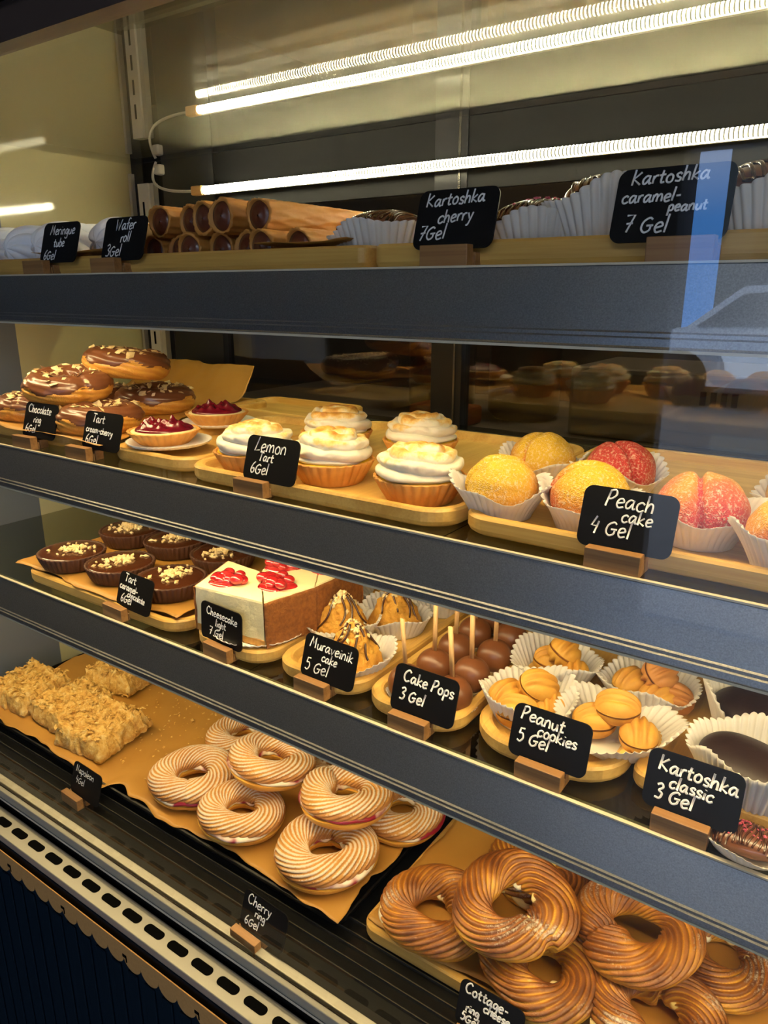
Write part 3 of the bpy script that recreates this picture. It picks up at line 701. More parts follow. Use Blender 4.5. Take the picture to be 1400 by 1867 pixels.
def ring_variant(kind, seed):
    """returns a list of (part name, verts, faces, mat, attrs); origin at the base"""
    out = []
    rs = np.random.default_rng(seed)
    if kind == 'cherry':
        R, r = .0372, .0186; N, Mm = 260, 120
        P, ri, nz, th = torus_pts(R, r, N, Mm, 20, -27, .15, seed, .80, -.9, .12, .06)
        top = P.copy(); cut = -.10*r+.0012*np.sin(3*th+seed)
        top[..., 2] = np.maximum(top[..., 2], cut)
        v, f = sheet(top, True, True)
        k = .25+.35*(nz < .3)+.12*vnoise(v, 25, seed).reshape(N, Mm)
        s = np.clip((nz+.05)*1.6, 0, 1)*(.02+.86*ri**1.8)
        out.append(('top_half', v+[0, 0, .0225], f, 'choux_sugar', {'k': k.ravel(), 's': s.ravel()}))
        Pb, rb_, nzb, thb = torus_pts(R, r*1.0, N//2, 48, 15, -9, .03, seed, .9, -.80, .06, .045)
        bot = Pb.copy(); bot[..., 2] = np.minimum(bot[..., 2], -.16*r)
        v, f = sheet(bot, True, True)
        out.append(('bottom_half', v+[0, 0, .0185], f, 'choux_base', {'k': (.25+.25*(nzb < -.3)).ravel(), 's': np.zeros(v.shape[0])}))
        Pc, _, nzc, thc = torus_pts(R, r*1.0, N//2, 24, 4, 3, .10, seed+1, .34, -2, .06, .06)
        v, f = sheet(Pc, True, True)
        v[:, 2] += .0008*np.sin(9*thc.ravel()); out.append(('filling', v+[0, 0, .0188], f, 'cherry_cream', None))
    elif kind == 'cottage':
        R, r = .0385, .0186; N, Mm = 230, 120
        P, ri, nz, th = torus_pts(R, r, N, Mm, 18, -25 if seed % 2 else -21, .22, seed, .86, -.80, .26, .08)
        v, f = sheet(P, True, True)
        k = -.05+.85*ri*np.clip(nz+.6, 0, 1)+.20*vnoise(v, 18, seed).reshape(N, Mm)
        s = np.clip(nz*1.3, 0, 1)*np.clip(.35+.9*vnoise(v, 14, seed+4, 2).reshape(N, Mm), 0, 1)*(.4+.6*ri)*.95
        out.append(('choux_body', v+[0, 0, .0165], f, 'choux_gold' if seed == 101 else 'choux_brown', {'k': k.ravel(), 's': s.ravel()}))
        mb = MB()
        for j in range(5):
            a_ = rs.uniform(0, 6.28); in_ = rs.uniform() < .6
            t_ = np.linspace(-.25, .25, 9)+a_
            rad = (R-r*.90) if in_ else (R+r*.93)
            vv, ff = tube(np.column_stack([rad*np.cos(t_), rad*np.sin(t_), .0165+.002*np.sin(5*t_)]), .0042*np.sin(np.linspace(.15, PI-.15, 9)), 8)
            mb.add(vv, ff)
        out.append(('curd_filling', np.concatenate(mb.v), mb.f, 'curd_cream', None))
    else:
        R, r = .032, .0195; N, Mm = 140, 80
        P, ri, nz, th = torus_pts(R, r, N, Mm, 14, 8, .16, seed, .86, -.75, .1, .05)
        v, f = sheet(P, True, True)
        out.append(('choux_body', v+[0, 0, .0145], f, 'choux_base', {'k': (.18+.5*ri).ravel(), 's': np.zeros(len(v))}))
        Pg, _, nzg, thg = torus_pts(R, r*1.035, N, 60, 14, 8, .09, seed, .90, -2, .1, .05)
        edge = .25+.28*np.sin(4*thg+seed)+.2*np.sin(9*thg+1)
        zc = r*edge*.55
        Zg = Pg[..., 2]; inside = Zg < zc
        sh = np.where(inside, .93, 1.0)
        ang = thg; rad = np.sqrt(Pg[..., 0]**2+Pg[..., 1]**2); rad = R+(rad-R)*sh
        Pg[..., 0] = rad*np.cos(ang); Pg[..., 1] = rad*np.sin(ang); Pg[..., 2] = np.where(inside, np.maximum(Zg, zc*.9-.001)*sh, Zg)
        v, f = sheet(Pg, True, True); out.append(('chocolate_glaze', v+[0, 0, .0145], f, 'milk_choc', None))
        def place(q):
            t_ = q.uniform(0, 6.28); p_ = q.uniform(.7, 2.4)
            return ((R+r*1.04*math.cos(p_))*math.cos(t_), (R+r*1.04*math.cos(p_))*math.sin(t_), .0150+r*.93*math.sin(p_)), (math.cos(p_)*math.cos(t_), math.cos(p_)*math.sin(t_), math.sin(p_))
        mb = lumps(64, .0054, place, seed, .14)
        out.append(('almond_flakes', np.concatenate(mb.v), mb.f, 'almond', None))
    return out
def proto_thing(name, parts, stuff=()):
    root = empty(name, (0, 0, 0))
    for pn, v, f, mt_, at in parts:
        o = link_mesh(pn, v, f, M[mt_], root, pn not in stuff, at)
        if pn in stuff: o['kind'] = 'stuff'
    return root
class Family:
    """a few prototypes of one kind; the first use of each prototype is the prototype itself"""
    def __init__(s, protos): s.p = protos; s.used = [False]*len(protos)
    def put(s, i, loc, label, cat, group, rz=0, rx=0, ry=0, scale=1):
        i %= len(s.p)
        if not s.used[i]:
            r = s.p[i]; s.used[i] = True; r.location = loc; r.rotation_euler = (rx, ry, rz); r.scale = (scale,)*3
        else: r = copy_tree(s.p[i], loc, rz, rx, ry, scale)
        tag(r, label, cat, group); return r
cherry = Family([proto_thing('cherry_ring', ring_variant('cherry', s)) for s in (11, 12, 13)])
zt = DK+.0205
GR = 'sugar dusted cherry rings on the bottom deck'
for i, (x, y, z, rz, rx, ry, sc_, lab) in enumerate([
    (-.678, .078, 0, .3, .05, 0, .98, 'sugared cherry ring at left end of the ring pile, on the paper'),
    (-.690, .182, 0, 1.2, 0, 0, .93, 'sugared cherry ring behind the pile, partly under the shelf rail'),
    (-.577, .117, .041, 2.0, .10, .12, .98, 'sugared cherry ring lying on top of the left group with cherry at its rim'),
    (-.578, .065, 0, 2.6, .06, .02, .95, 'sugared cherry ring lying in front, below the left raised ring'),
    (-.540, .205, 0, .6, 0, 0, .95, 'sugared cherry ring mostly hidden behind the two raised rings'),
    (-.458, .119, .039, 4.0, .14, -.06, 1.0, 'sugared cherry ring raised on others, cherry showing in its hole'),
    (-.449, .072, 0, 3.2, 0, .04, 1.03, 'sugared cherry ring at front of the pile near the tray edge'),
    (-.420, .180, 0, 5.0, 0, 0, .98, 'sugared cherry ring at right, half covered by the raised ring'),
]):
    cherry.put(i, (x, y, zt+z), lab, 'pastry', GR, rz, rx, ry, sc_)
cottage = Family([proto_thing('cottage_cheese_ring', ring_variant('cottage', s)) for s in (101, 102, 103, 104)])
zt = DK+.0225
GR = 'browned cottage cheese rings on the bottom deck'
for i, (x, y, z, rz, rx, ry, sc_, lab) in enumerate([
    (-.306, .072, 0, 2.0, 0, 0, .98, 'amber cottage cheese ring at the left front of its tray'),
    (-.228, .090, .040, .8, .12, -.10, 1.02, 'brown cottage cheese ring raised on two others'),
    (-.240, .185, 0, 3.0, 0, 0, .98, 'cottage cheese ring behind the raised one, partly under the rail'),
    (-.187, .072, 0, 4.2, .05, 0, .98, 'brown cottage cheese ring below the raised one, behind its price tag'),
    (-.120, .133, .036, 5.2, .10, .08, 1.0, 'brown cottage cheese ring at right leaning over another'),
    (-.052, .185, 0, 1.5, 0, 0, .98, 'cottage cheese ring at far right, half hidden under the leaning ring'),
    (-.088, .084, 0, 2.9, 0, 0, 1.03, 'cottage cheese ring at the bottom right, cut by the photo edge'),
]):
    cottage.put(i, (x, y, zt+z), lab, 'pastry', GR, rz, rx, ry, sc_)
choc = Family([proto_thing('chocolate_ring', ring_variant('choc', s), ('almond_flakes',)) for s in (31, 32)])
zt = S2+.0185
GR = 'chocolate glazed rings on the second shelf'
for i, (x, y, z, rz, rx, ry, sc_, lab) in enumerate([
    (-.925, .075, 0, 0, 0, 0, .98, 'chocolate glazed ring at far left, cut by the photo edge'),
    (-.846, .074, .034, 1.1, .12, -.05, 1.0, 'chocolate glazed ring raised at left, behind the Chocolate ring tag'),
    (-.830, .147, .054, 2.2, .10, .05, 1.05, 'chocolate glazed ring topmost of the pile'),
    (-.850, .205, 0, 3.0, 0, 0, 1.05, 'chocolate glazed ring at right under the topmost one'),
    (-.778, .068, 0, 4.1, 0, 0, .98, 'chocolate glazed ring at the front of pile between two tags'),
    (-.930, .165, 0, 5.0, 0, 0, 1.0, 'chocolate glazed ring at the back left of the pile, mostly hidden'),
]):
    choc.put(i, (x, y, zt+z), lab, 'pastry', GR, rz, rx, ry, sc_)

# ------------------------------------------------------------------ napoleon squares and crumbs
def napoleon(seed):
    n = 44; u = np.linspace(-1, 1, n)
    X, Y = np.meshgrid(u, u, indexing='ij'); hx = .047
    e = np.maximum(abs(X), abs(Y))
    Zt = .030*(1-np.clip((e-.86)/.14, 0, 1)**2*.55)
    P = np.stack([X*hx, Y*hx, Zt], 2).reshape(-1, 3)
    P[:, 2] += .0042*vnoise(P, 38, seed, 3)+.0028*vnoise(P, 140, seed+1, 2)
    P[:, 0] += .0020*vnoise(P, 60, seed+2, 3); P[:, 1] += .0020*vnoise(P, 60, seed+3, 3)
    v1, f1 = P, grid(n, n, False, False)
    idx = [i*n for i in range(n)]+[(n-1)*n+j for j in range(1, n)]+[i*n+n-1 for i in range(n-2, -1, -1)]+[j for j in range(n-2, 0, -1)]
    top = P[idx]; L = []
    for q, sc_ in ((.66, 1.03), (.33, 1.02), (0, .97)):
        l = top.copy(); l[:, 2] *= q; l[:, :2] *= sc_
        l[:, :2] += .0018*np.column_stack([vnoise(l, 90, seed+7, 2), vnoise(l, 90, seed+8, 2)]); L.append(l)
    L[-1][:, 2] = 0
    base = len(v1); v = np.concatenate([v1]+L); f = list(f1); k = len(idx); prev = idx
    for j in range(3):
        cur = [base+j*k+i for i in range(k)]
        for i in range(k): f.append((prev[i], cur[i], cur[(i+1) % k], prev[(i+1) % k]))
        prev = cur
    f.append(prev)
    mb = lumps(260, .0042, lambda q: ((q.uniform(-.045, .045), q.uniform(-.045, .045), q.uniform(.027, .035)), (0, 0, 1)), seed, .3)
    return [('layered_pastry', v, f, 'napoleon', None), ('crumb_topping', np.concatenate(mb.v), mb.f, 'napoleon', None)]
nap = Family([proto_thing('napoleon_slice', napoleon(s), ('crumb_topping',)) for s in (51, 52)])
GR = 'crumb covered napoleon squares on the bottom deck'
zt = DK+.0215
for i, (x, y, z, rz, rx, lab) in enumerate([(-1.075, .085, 0, .12, .05, 'crumb covered napoleon square at far left of the paper'), (-.968, .092, .0, -.10, .0, 'crumb covered napoleon square between its two neighbours in the front row'),
        (-.874, .080, .004, .10, .08, 'crumb covered napoleon square at the front right of the group'), (-.990, .205, 0, .18, -.05, 'crumb covered napoleon square at the back by the rail')]):
    nap.put(i, (x, y, zt+z), lab, 'pastry', GR, rz, rx, 0, 1.)
def pl(q):
    x = q.normal(-.85, .07); y = q.uniform(.05, .22)
    return (x, y, DK+.0215+q.uniform(0, .001)), (0, 0, 1)
cr = lumps(170, .0022, pl, 77, .35).build('pastry_crumbs', M['napoleon']); tag(cr, 'loose pastry crumbs strewn on the brown paper beside the napoleon squares', 'crumbs', kind='stuff')

# ------------------------------------------------------------------ tarts
def lathe_fluted(prof, n, flutes, N=224, fl=.055):
    a = np.linspace(0, 2*PI, N, endpoint=False)[:, None]
    r = np.array([p[0] for p in prof])[None]; z = np.array([p[1] for p in prof])[None]; w_ = np.array([p[2] for p in prof])[None]
    rr = r*(1+fl*w_*np.abs(np.sin(flutes*a/2))-fl*.5*w_)
    P = np.stack([rr*np.cos(a), rr*np.sin(a), z+0*a], 2); return P
def tart_shell(R, h, flutes=28, rb=.72):
    prof = [(.0005, 0, 0), (R*rb*.97, 0, 0), (R*rb, .001, .5), (R*(rb+.5*(1-rb)), h*.5, 1), (R*.99, h-.001, 1), (R*.985, h, .8), (R*.93, h, .6), (R*.90, h-.003, .3), (R*.88, h*.62, 0), (.0005, h*.6, 0)]
    return sheet(lathe_fluted(prof, 0, flutes), True, False)
def disc_field(R, fn, N=96, Mm=48):
    a = np.linspace(0, 2*PI, N, endpoint=False)[:, None]; s = np.linspace(0.001, 1, Mm)[None]
    r = R*s+0*a; z = fn(s+0*a, a+0*s); P = np.stack([r*np.cos(a), r*np.sin(a), z], 2)
    return P
def swirl(R, H, z0, seed, turns=3.3, top=.0, sharp=.6):
    N, Mm = 150, 90
    rs = np.random.default_rng(seed)
    a = np.linspace(0, 2*PI, N, endpoint=False)[:, None]; s = np.linspace(0, 1, Mm)[None]
    t_ = s*PI*.60
    r = R*np.sin(np.minimum(t_, PI/2))*(1-.14*np.clip((t_-PI/2)/(PI*.1), 0, 1)); 
    z = np.where(t_ < PI/2, H*np.cos(t_)**.85*1.0, -H*.18*np.clip((t_-PI/2)/(PI*.1), 0, 1))
    ph = turns*2*PI*s-a+.7*np.sin(2*a+seed)+.5*np.sin(3*a+9*s+seed)
    ridge = np.abs(np.sin(ph/2))**sharp
    damp = np.clip(s*3, .15, 1)*np.clip((1.05-s)*4, .15, 1)
    d = .0058*(ridge-.6)*damp
    r = r+d*np.sin(np.minimum(t_, PI/2))*.9; z = z+d*np.cos(np.minimum(t_, PI/2))*1.0
    r = r*(1+.03*np.sin(3*a+seed)+.02*np.sin(5*a))
    P = np.stack([r*np.cos(a)+.0015*np.sin(seed), r*np.sin(a), z+z0+0*a], 2)
    up = np.clip(np.cos(t_*.95), 0, 1)+0*a
    v, f = sheet(P, True, False)
    v = v*(1+.035*vnoise(v, 55, seed+3, 3)*np.clip(v[:, 2:3]-z0, 0, .01)[:, 0]/.01)[:, None]**np.array([1, 1, .6])
    k = .48*up+.36*ridge*up+.34*vnoise(v, 20, seed, 3).reshape(N, Mm)*up+.04
    f.append([i*Mm+Mm-1 for i in range(N)])
    return v, f, k.ravel()
def lemon_tart(seed):
    v, f = tart_shell(.0385, .021); out = [('tart_shell', v, f, 'tart_gold', None)]
    P = disc_field(.0348, lambda s, a: .0195+.0022*(1-s**4)+.0006*np.sin(4*a+seed)*s); v, f = sheet(P, True, False); out.append(('lemon_curd', v, f, 'curd', None))
    v, f, k = swirl(.0350, .0235, .0235, seed, turns=4.2); out.append(('meringue_top', v, f, 'meringue', {'k': k})); return out
lem = Family([proto_thing('lemon_tart', lemon_tart(s)) for s in (1, 2, 3)])
GR = 'meringue topped lemon tarts'
for i, (x, y, rz, lab) in enumerate([(-.519, .060, .3, 'lemon tart with torched meringue behind the Lemon Tart tag, at left'), (-.430, .072, 1.9, 'lemon tart with torched meringue just right of the Lemon Tart tag'),
        (-.516, .188, 3.0, 'lemon tart with torched meringue in the back row at left'), (-.327, .064, 4.4, 'lemon tart with torched meringue at front right corner of tray'), (-.412, .200, 5.2, 'lemon tart with torched meringue in the back row at right')]):
    lem.put(i, (x, y, S2+.0066), lab, 'tart', GR, rz, 0, 0, 1.04)
def cherry_tart(seed):
    v, f = tart_shell(.0395, .0145); out = [('tart_shell', v, f, 'tart_gold', None)]
    P = disc_field(.0355, lambda s, a: .0137+.0022*np.sqrt(np.clip(1-s**4, 0, 1))); v, f = sheet(P, True, False); out.append(('custard', v, f, 'custard', None))
    rs = np.random.default_rng(seed); B = [(rs.uniform(.004, .029)*math.cos(q), rs.uniform(.004, .029)*math.sin(q)) for q in rs.uniform(0, 6.28, 44)]
    def jam(s, a):
        x = .0315*s*np.cos(a); y = .0315*s*np.sin(a); z = .0151+.0050*np.sqrt(np.clip(1-s**5, 0, 1))
        for bx_, by_ in B: z = z+.0034*np.exp(-((x-bx_)**2+(y-by_)**2)/.0034**2)*np.clip(1.05-s, 0, .3)/.3
        return z
    P = disc_field(.0315, jam, 110, 60); P[..., 0] *= 1+.06*np.sin(np.linspace(0, 6*PI, 110))[:, None]; v, f = sheet(P, True, False); out.append(('cherry_topping', v, f, 'cherry_jam', None)); return out
cht = Family([proto_thing('cherry_cream_tart', cherry_tart(s)) for s in (4,)])
def doily(name, loc, R, label, rz=0, n=44):
    prof = [(.0005, .0003), (R*.82, .0003), (R*.92, .0012), (R, .0045), (R, .0050), (R*.92, .0018), (R*.82, .0010), (.0005, .0010)]
    P = lathe_fluted([(p[0], p[1], 1 if p[0] > R*.9 else 0) for p in prof], 0, n, 176, .035)
    v, f = sheet(P, True, False); o = link_mesh(name, v, f, M['doily'], None, True, loc=loc); o.rotation_euler.z = rz
    tag(o, label, 'paper doily', 'white paper liners'); return o
GR = 'cherry cream tarts'
doily('paper_doily', (-.660, .070, S2+.0155), .046, 'white scalloped paper doily under the front cherry tart')
doily('paper_doily', (-.712, .192, S2+.0155), .046, 'white scalloped paper doily under the rear cherry tart')
cht.put(0, (-.668, .070, S2+.0166), 'dark cherry cream tart on a doily, right of its price tag', 'tart', GR, .2)
cht.put(0, (-.714, .192, S2+.0166), 'dark cherry cream tart on a doily, rear one of the two', 'tart', GR, 2.0)
def choc_tart(seed):
    v, f = tart_shell(.0415, .019, 40, .84); out = [('tart_shell', v, f, 'cocoa_pastry', None)]
    rs = np.random.default_rng(seed)
    P = disc_field(.0380, lambda s, a: .0182+.0018*np.sqrt(np.clip(1-s**6, 0, 1))+.0003*np.sin(3*a+seed)); v, f = sheet(P, True, False); out.append(('ganache', v, f, 'ganache', None))
    def pl(q):
        rr = abs(q.normal(0, .0105)) if q.uniform() < .86 else q.uniform(.018, .034)
        t_ = q.uniform(0, 6.28); rr = min(rr, .034); return (rr*math.cos(t_)+.002, rr*math.sin(t_)*.8, .0205+max(0, .0045*(1-rr/.02))*q.uniform(.2, 1)), (0, 0, 1)
    mb = lumps(98, .0037, pl, seed, .65); out.append(('chopped_peanuts', np.concatenate(mb.v), mb.f, 'nut', None)); return out
cht2 = Family([proto_thing('chocolate_tart', choc_tart(s), ('chopped_peanuts',)) for s in (61, 62, 63)])
GR = 'dark chocolate tarts with chopped peanuts'
for i, (x, y, rz, lab) in enumerate([(-.853, .054, 0, 'chocolate tart with peanuts at left end of the front row'), (-.766, .064, 1, 'chocolate tart with peanuts in the front row, behind its price tag'), (-.674, .066, 2, 'chocolate tart with peanuts at right end of the front row by the cheesecake'),
        (-.868, .156, 3, 'chocolate tart with peanuts at left end of the back row'), (-.780, .163, 4, 'chocolate tart with peanuts in the middle of the back row'), (-.688, .164, 5, 'chocolate tart with peanuts at right end of back row, behind cheesecake')]):
    cht2.put(i, (x, y, S3+.0185), lab, 'tart', GR, rz, 0, 0, 1.02)

# ------------------------------------------------------------------ cheesecake
def cheese_slice(loc, poly, crust_edges, blobs, label):
    """poly: ccw outline (local), crust_edges: indices of outer crumb faces"""
    H = .050
    root = empty('cheesecake_slice', loc); tag(root, label, 'cake', 'cherry topped cheesecake slices')
    P = np.array(poly, float); n = len(P)
    den = []
    for i in range(n):
        for q in np.linspace(0, 1, 10, endpoint=False): den.append(P[i]*(1-q)+P[(i+1) % n]*q)
    D_ = np.array(den); c = D_.mean(0); L = []
    for z, s in ((.008, 1), (.020, .995), (.034, 1), (H-.002, 1.0), (H, .985)):
        q = (D_-c)*s+c; q = np.column_stack([q, np.full(len(q), z)])
        q[:, :2] += .0005*np.column_stack([vnoise(q, 70, 3), vnoise(q, 70, 4)]); L.append(q)
    v, f = loops(L); link_mesh('cheese_filling', v, f, M['cheesecake'], root, False)
    v, f = loops([np.column_stack([(D_-c)*s+c, np.full(len(D_), z)]) for z, s in ((0, .99), (.001, 1.01), (.0075, 1.01), (.0079, 1.0))])
    link_mesh('biscuit_base', v, f, M['crust_line'], root, False)
    for e in crust_edges:
        a_, b_ = P[e], P[(e+1) % n]; d = b_-a_; nrm = np.array([d[1], -d[0]])/np.linalg.norm(d)
        m = 26; g = np.zeros((m, 14, 3))
        for i in range(m):
            for j in range(14):
                p = a_+d*(i/(m-1)); g[i, j] = (*(p+nrm*.0022), j/13*(H-.0015))
        fl = g.reshape(-1, 3); fl[:, :2] += nrm*(.0006*vnoise(fl, 120, 5, 3))[:, None]
        mb = MB(); v1, f1 = sheet(g); mb.add(v1, f1)
        g2 = g.copy(); g2[..., :2] -= nrm*.0030; v2, f2 = sheet(g2); mb.add(v2, [q[::-1] for q in f2])
        k = 14
        for row in (0, m-1):
            for j in range(13): mb.f.append((row*k+j, row*k+j+1, m*k+row*k+j+1, m*k+row*k+j))
        for col in (0, 13):
            for i in range(m-1): mb.f.append((i*k+col, (i+1)*k+col, m*k+(i+1)*k+col, m*k+i*k+col))
        mb.build('crumb_crust', M['crust'], root, True)
    for bi, (bx_, by_) in enumerate(blobs):
        rs = np.random.default_rng(90+bi+int(abs(loc[0])*1000)); mb = MB()
        for j in range(19):
            q = rs.uniform(0, 6.28); rr = rs.uniform(0, .0150); s_ = rs.uniform(.0050, .0074)
            a = np.linspace(0, 2*PI, 14, endpoint=False)[:, None]; t_ = np.linspace(.01, PI-.01, 9)[None]
            S_ = np.stack([s_*1.15*np.sin(t_)*np.cos(a), s_*np.sin(t_)*np.sin(a), s_*.8*np.cos(t_)+0*a], 2)
            vv, ff = sheet(S_, True, False); mb.add(vv+np.array([bx_+rr*1.25*math.cos(q), by_+rr*math.sin(q), H+.0022+rs.uniform(0, .0045)]), ff)
        a = np.linspace(0, 2*PI, 30, endpoint=False)
        rb_ = .0185*(1+.1*np.sin(3*a)+.06*np.sin(5*a))
        v, f = loops([np.column_stack([bx_+1.15*rb_*q*np.cos(a), by_+rb_*q*np.sin(a), np.full(30, H+z)]) for q, z in ((1, -.001), (.98, .0008), (.85, .002), (.3, .003))]); mb.add(v, f)
        mb.build('cherry_topping', M['cherry_red'], root, True)
zt = S3+.0166
# outline corners in world x, y
def slice_w(pts, crust, blobs, label):
    c = np.mean(pts, 0); cheese_slice((c[0], c[1], zt), [tuple(np.array(p)-c) for p in pts], crust, [tuple(np.array(p)-c) for p in blobs], label)
slice_w([(-.573, .017), (-.4845, .026), (-.545, .0862), (-.600, .090)], [3], [(-.556, .047)], 'cheesecake wedge at front left with pale cut side facing out')
slice_w([(-.4840, .0268), (-.4695, .088), (-.512, .150), (-.572, .135), (-.5445, .0870)], [0], [(-.505, .068), (-.537, .112)], 'cheesecake piece with brown crumb side and two cherry heaps')
slice_w([(-.4692, .0890), (-.466, .165), (-.550, .200), (-.5115, .1505)], [0], [(-.490, .135)], 'cheesecake piece farthest back, partly under the rail')
doily('paper_doily', (-.523, .060, S3+.0152), .052, 'white paper doily under the front of the cheesecake', n=40)

# ------------------------------------------------------------------ paper cups
def cup_mesh(rb, rt, h, flutes, seed, ell=1., flare=0.):
    N = flutes*8; rs = np.random.default_rng(seed); a = np.linspace(0, 2*PI, N, endpoint=False)[:, None]
    s = np.concatenate([np.linspace(0, 1, 5)[:-1]*0, np.linspace(0, 1, 12)])[None]; Mm = s.shape[1]
    fl = np.abs(np.sin(flutes*a/2))
    big = .08*np.sin(2*a+rs.uniform(0, 6))+.07*np.sin(3*a+rs.uniform(0, 6))
    rad = np.zeros((N, Mm)); z = np.zeros((N, Mm))
    for j in range(4): rad[:, j] = rb*(j+.02)/4
    ss = s[0, 4:]
    rad[:, 4:] = rb+(rt-rb)*(ss**(1+flare))[None]*(1+big*1.2)
    rad[:, 4:] *= 1+(.03+.045*ss[None])*(fl-.5)*np.clip(ss*6, .2, 1)[None]
    z[:, 4:] = h*ss[None]*(1+.22*np.sin(2*a+rs.uniform(0, 6))*ss[None]+.10*np.sin(5*a+rs.uniform(0, 6))*ss[None])+.0006*(fl-.5)*ss[None]
    P = np.stack([rad*np.cos(a)*ell, rad*np.sin(a)/ell, z+.0003], 2)
    return sheet(P, True, False)
class Cups:
    def __init__(s): s.n = 0; s.cache = {}
    def put(s, loc, label, rb=.024, rt=.037, h=.024, flutes=40, seed=0, ell=1., flare=.3, rz=0, group='white fluted paper cups', rx=0, ry=0):
        key = (rb, rt, h, flutes, seed, ell, flare)
        if key not in s.cache:
            v, f = cup_mesh(*key[:4], seed, ell, flare); o = link_mesh('paper_cup', v, f, M['paper'], None, True)
            md = o.modifiers.new('thickness', 'SOLIDIFY'); md.thickness = .00025; md.offset = 0
            s.cache[key] = o
        else:
            o = s.cache[key].copy(); C.objects.link(o)
        o.location = loc; o.rotation_euler = (rx, ry, rz); tag(o, label, 'paper cup', group); return o
cups = Cups()

# ------------------------------------------------------------------ peach cakes
def peach(bias, seed, seam_az):
    N, Mm = 110, 70
    a = np.linspace(0, 2*PI, N, endpoint=False)[:, None]; t_ = np.linspace(.001, PI-.001, Mm)[None]
    d = np.stack([np.sin(t_)*np.cos(a), np.sin(t_)*np.sin(a), np.cos(t_)+0*a], 2)
    ax = np.array([math.cos(seam_az), math.sin(seam_az), .12]); ax /= np.linalg.norm(ax)
    q = d@ax
    R = .0285*(1-.20*np.exp(-(q/.10)**2)+.05*np.abs(q))
    P = d*R[..., None]; fl = P.reshape(-1, 3)
    P = (fl*(1+.018*vnoise(fl, 40, seed, 3))[:, None]).reshape(N, Mm, 3)
    P[..., 2] *= .92; P[..., 2] = np.maximum(P[..., 2], -.021)
    v, f = sheet(P, True, False)
    g = d[..., 0]*math.cos(seed)+d[..., 1]*math.sin(seed)
    k = bias+.10+.30*g+.38*(.25-d[..., 2])*(bias < .7)+.12*vnoise(v, 18, seed).reshape(N, Mm)
    k = np.where(np.abs(q) < .06, k+.5, k)
    return [('halves', v+[0, 0, .021], f, 'peach', {'k': k.ravel()})]
PK = [(-.249, .062, .10, 1, 2.2, 'yellow sugared peach cake in a paper cup at left front'), (-.262, .172, .14, 2, -.3, 'yellow sugared peach cake at left in the back row'), (-.180, .070, .16, 3, 2.0, 'yellow and red sugared peach cake in the front row, left of the tag'),
      (-.190, .172, .95, 4, .8, 'red sugared peach cake in the back row'), (-.103, .082, .50, 5, .2, 'pink and orange sugared peach cake behind the Peach cake tag'), (-.040, .058, .50, 6, 2.6, 'orange and red sugared peach cake at right, cut by the photo edge'), (-.045, .172, .3, 7, 1.0, 'orange sugared peach cake at the far right of the back row')]
for i, (x, y, b, sd, az, lab) in enumerate(PK):
    r_ = proto_thing('peach_cake', peach(b, sd, az)); r_.location = (x, y, S2+.0080)
    r_.scale = (1.05,)*3 if i in (2, 4) else (1,)*3
    tag(r_, lab, 'cake', 'sugared peach cakes'); 
    cups.put((x, y, S2+.0066), 'white fluted paper cup of the '+('yellow peach cake at left front', 'yellow peach cake in the back row', 'yellow and red peach cake left of its tag', 'red peach cake in the back row', 'pink and orange peach cake behind the tag', 'peach cake cut by right photo edge', 'orange peach cake at far right back')[i], rb=.024, rt=.0395, h=.026, flutes=38, seed=20+i % 3, rz=i*1.3, group='paper cups of the peach cakes')

# ------------------------------------------------------------------ honey cakes (crumbly cones)
def muravei(seed):
    N, Mm = 70, 50; a = np.linspace(0, 2*PI, N, endpoint=False)[:, None]; s = np.linspace(.0, 1, Mm)[None]
    r = .0300*(np.sin(np.clip(s*PI*.55, 0, PI/2))**.8)*(.34+.66*s)+.0008; z = .047*(1-s**1.35)
    P = np.stack([r*np.cos(a), r*np.sin(a), z+0*a], 2); fl = P.reshape(-1, 3)
    w_ = (np.sin(s*PI)**.5+0*a).reshape(-1)
    fl = fl+np.column_stack([np.cos(a+0*s).ravel(), np.sin(a+0*s).ravel(), np.full(N*Mm, .4)])*((.0022*vnoise(fl, 50, seed, 3)+.0010*vnoise(fl, 160, seed+1, 2))*w_)[:, None]
    f = grid(N, Mm, True, False); out = [('crumb_cone', fl, f, 'anthill', None)]
    rs = np.random.default_rng(seed); mb = MB()
    for j in range(8):
        a0 = j/8*6.28+rs.uniform(-.25, .25); q = np.linspace(.10, rs.uniform(.55, .92), 16)
        aa = a0+.25*np.sin(q*7+j); rr = .0300*(np.sin(np.clip(q*PI*.55, 0, PI/2))**.8)*(.34+.66*q)+.0016
        v, f = tube(np.column_stack([rr*np.cos(aa), rr*np.sin(aa), .047*(1-q**1.35)+.0008]), .0013*np.linspace(1.0, .8, 16), 6); mb.add(v, f)
    out.append(('chocolate_drizzle', np.concatenate(mb.v), mb.f, 'drizzle', None))
    def pl(q):
        u = abs(q.normal(.16, .14))+.02; t_ = q.uniform(0, 6.28); rr = .0300*(math.sin(min(u*PI*.55, PI/2))**.8)*(.34+.66*u)+.0015
        return (rr*math.cos(t_), rr*math.sin(t_), .047*(1-u**1.35)+.001), (math.cos(t_)*.7, math.sin(t_)*.7, .7)
    mb = lumps(46, .0034, pl, seed, .6); out.append(('chopped_nuts', np.concatenate(mb.v), mb.f, 'nut', None)); return out
mur = Family([proto_thing('honey_crumb_cake', muravei(s), ('chopped_nuts',)) for s in (71, 72)])
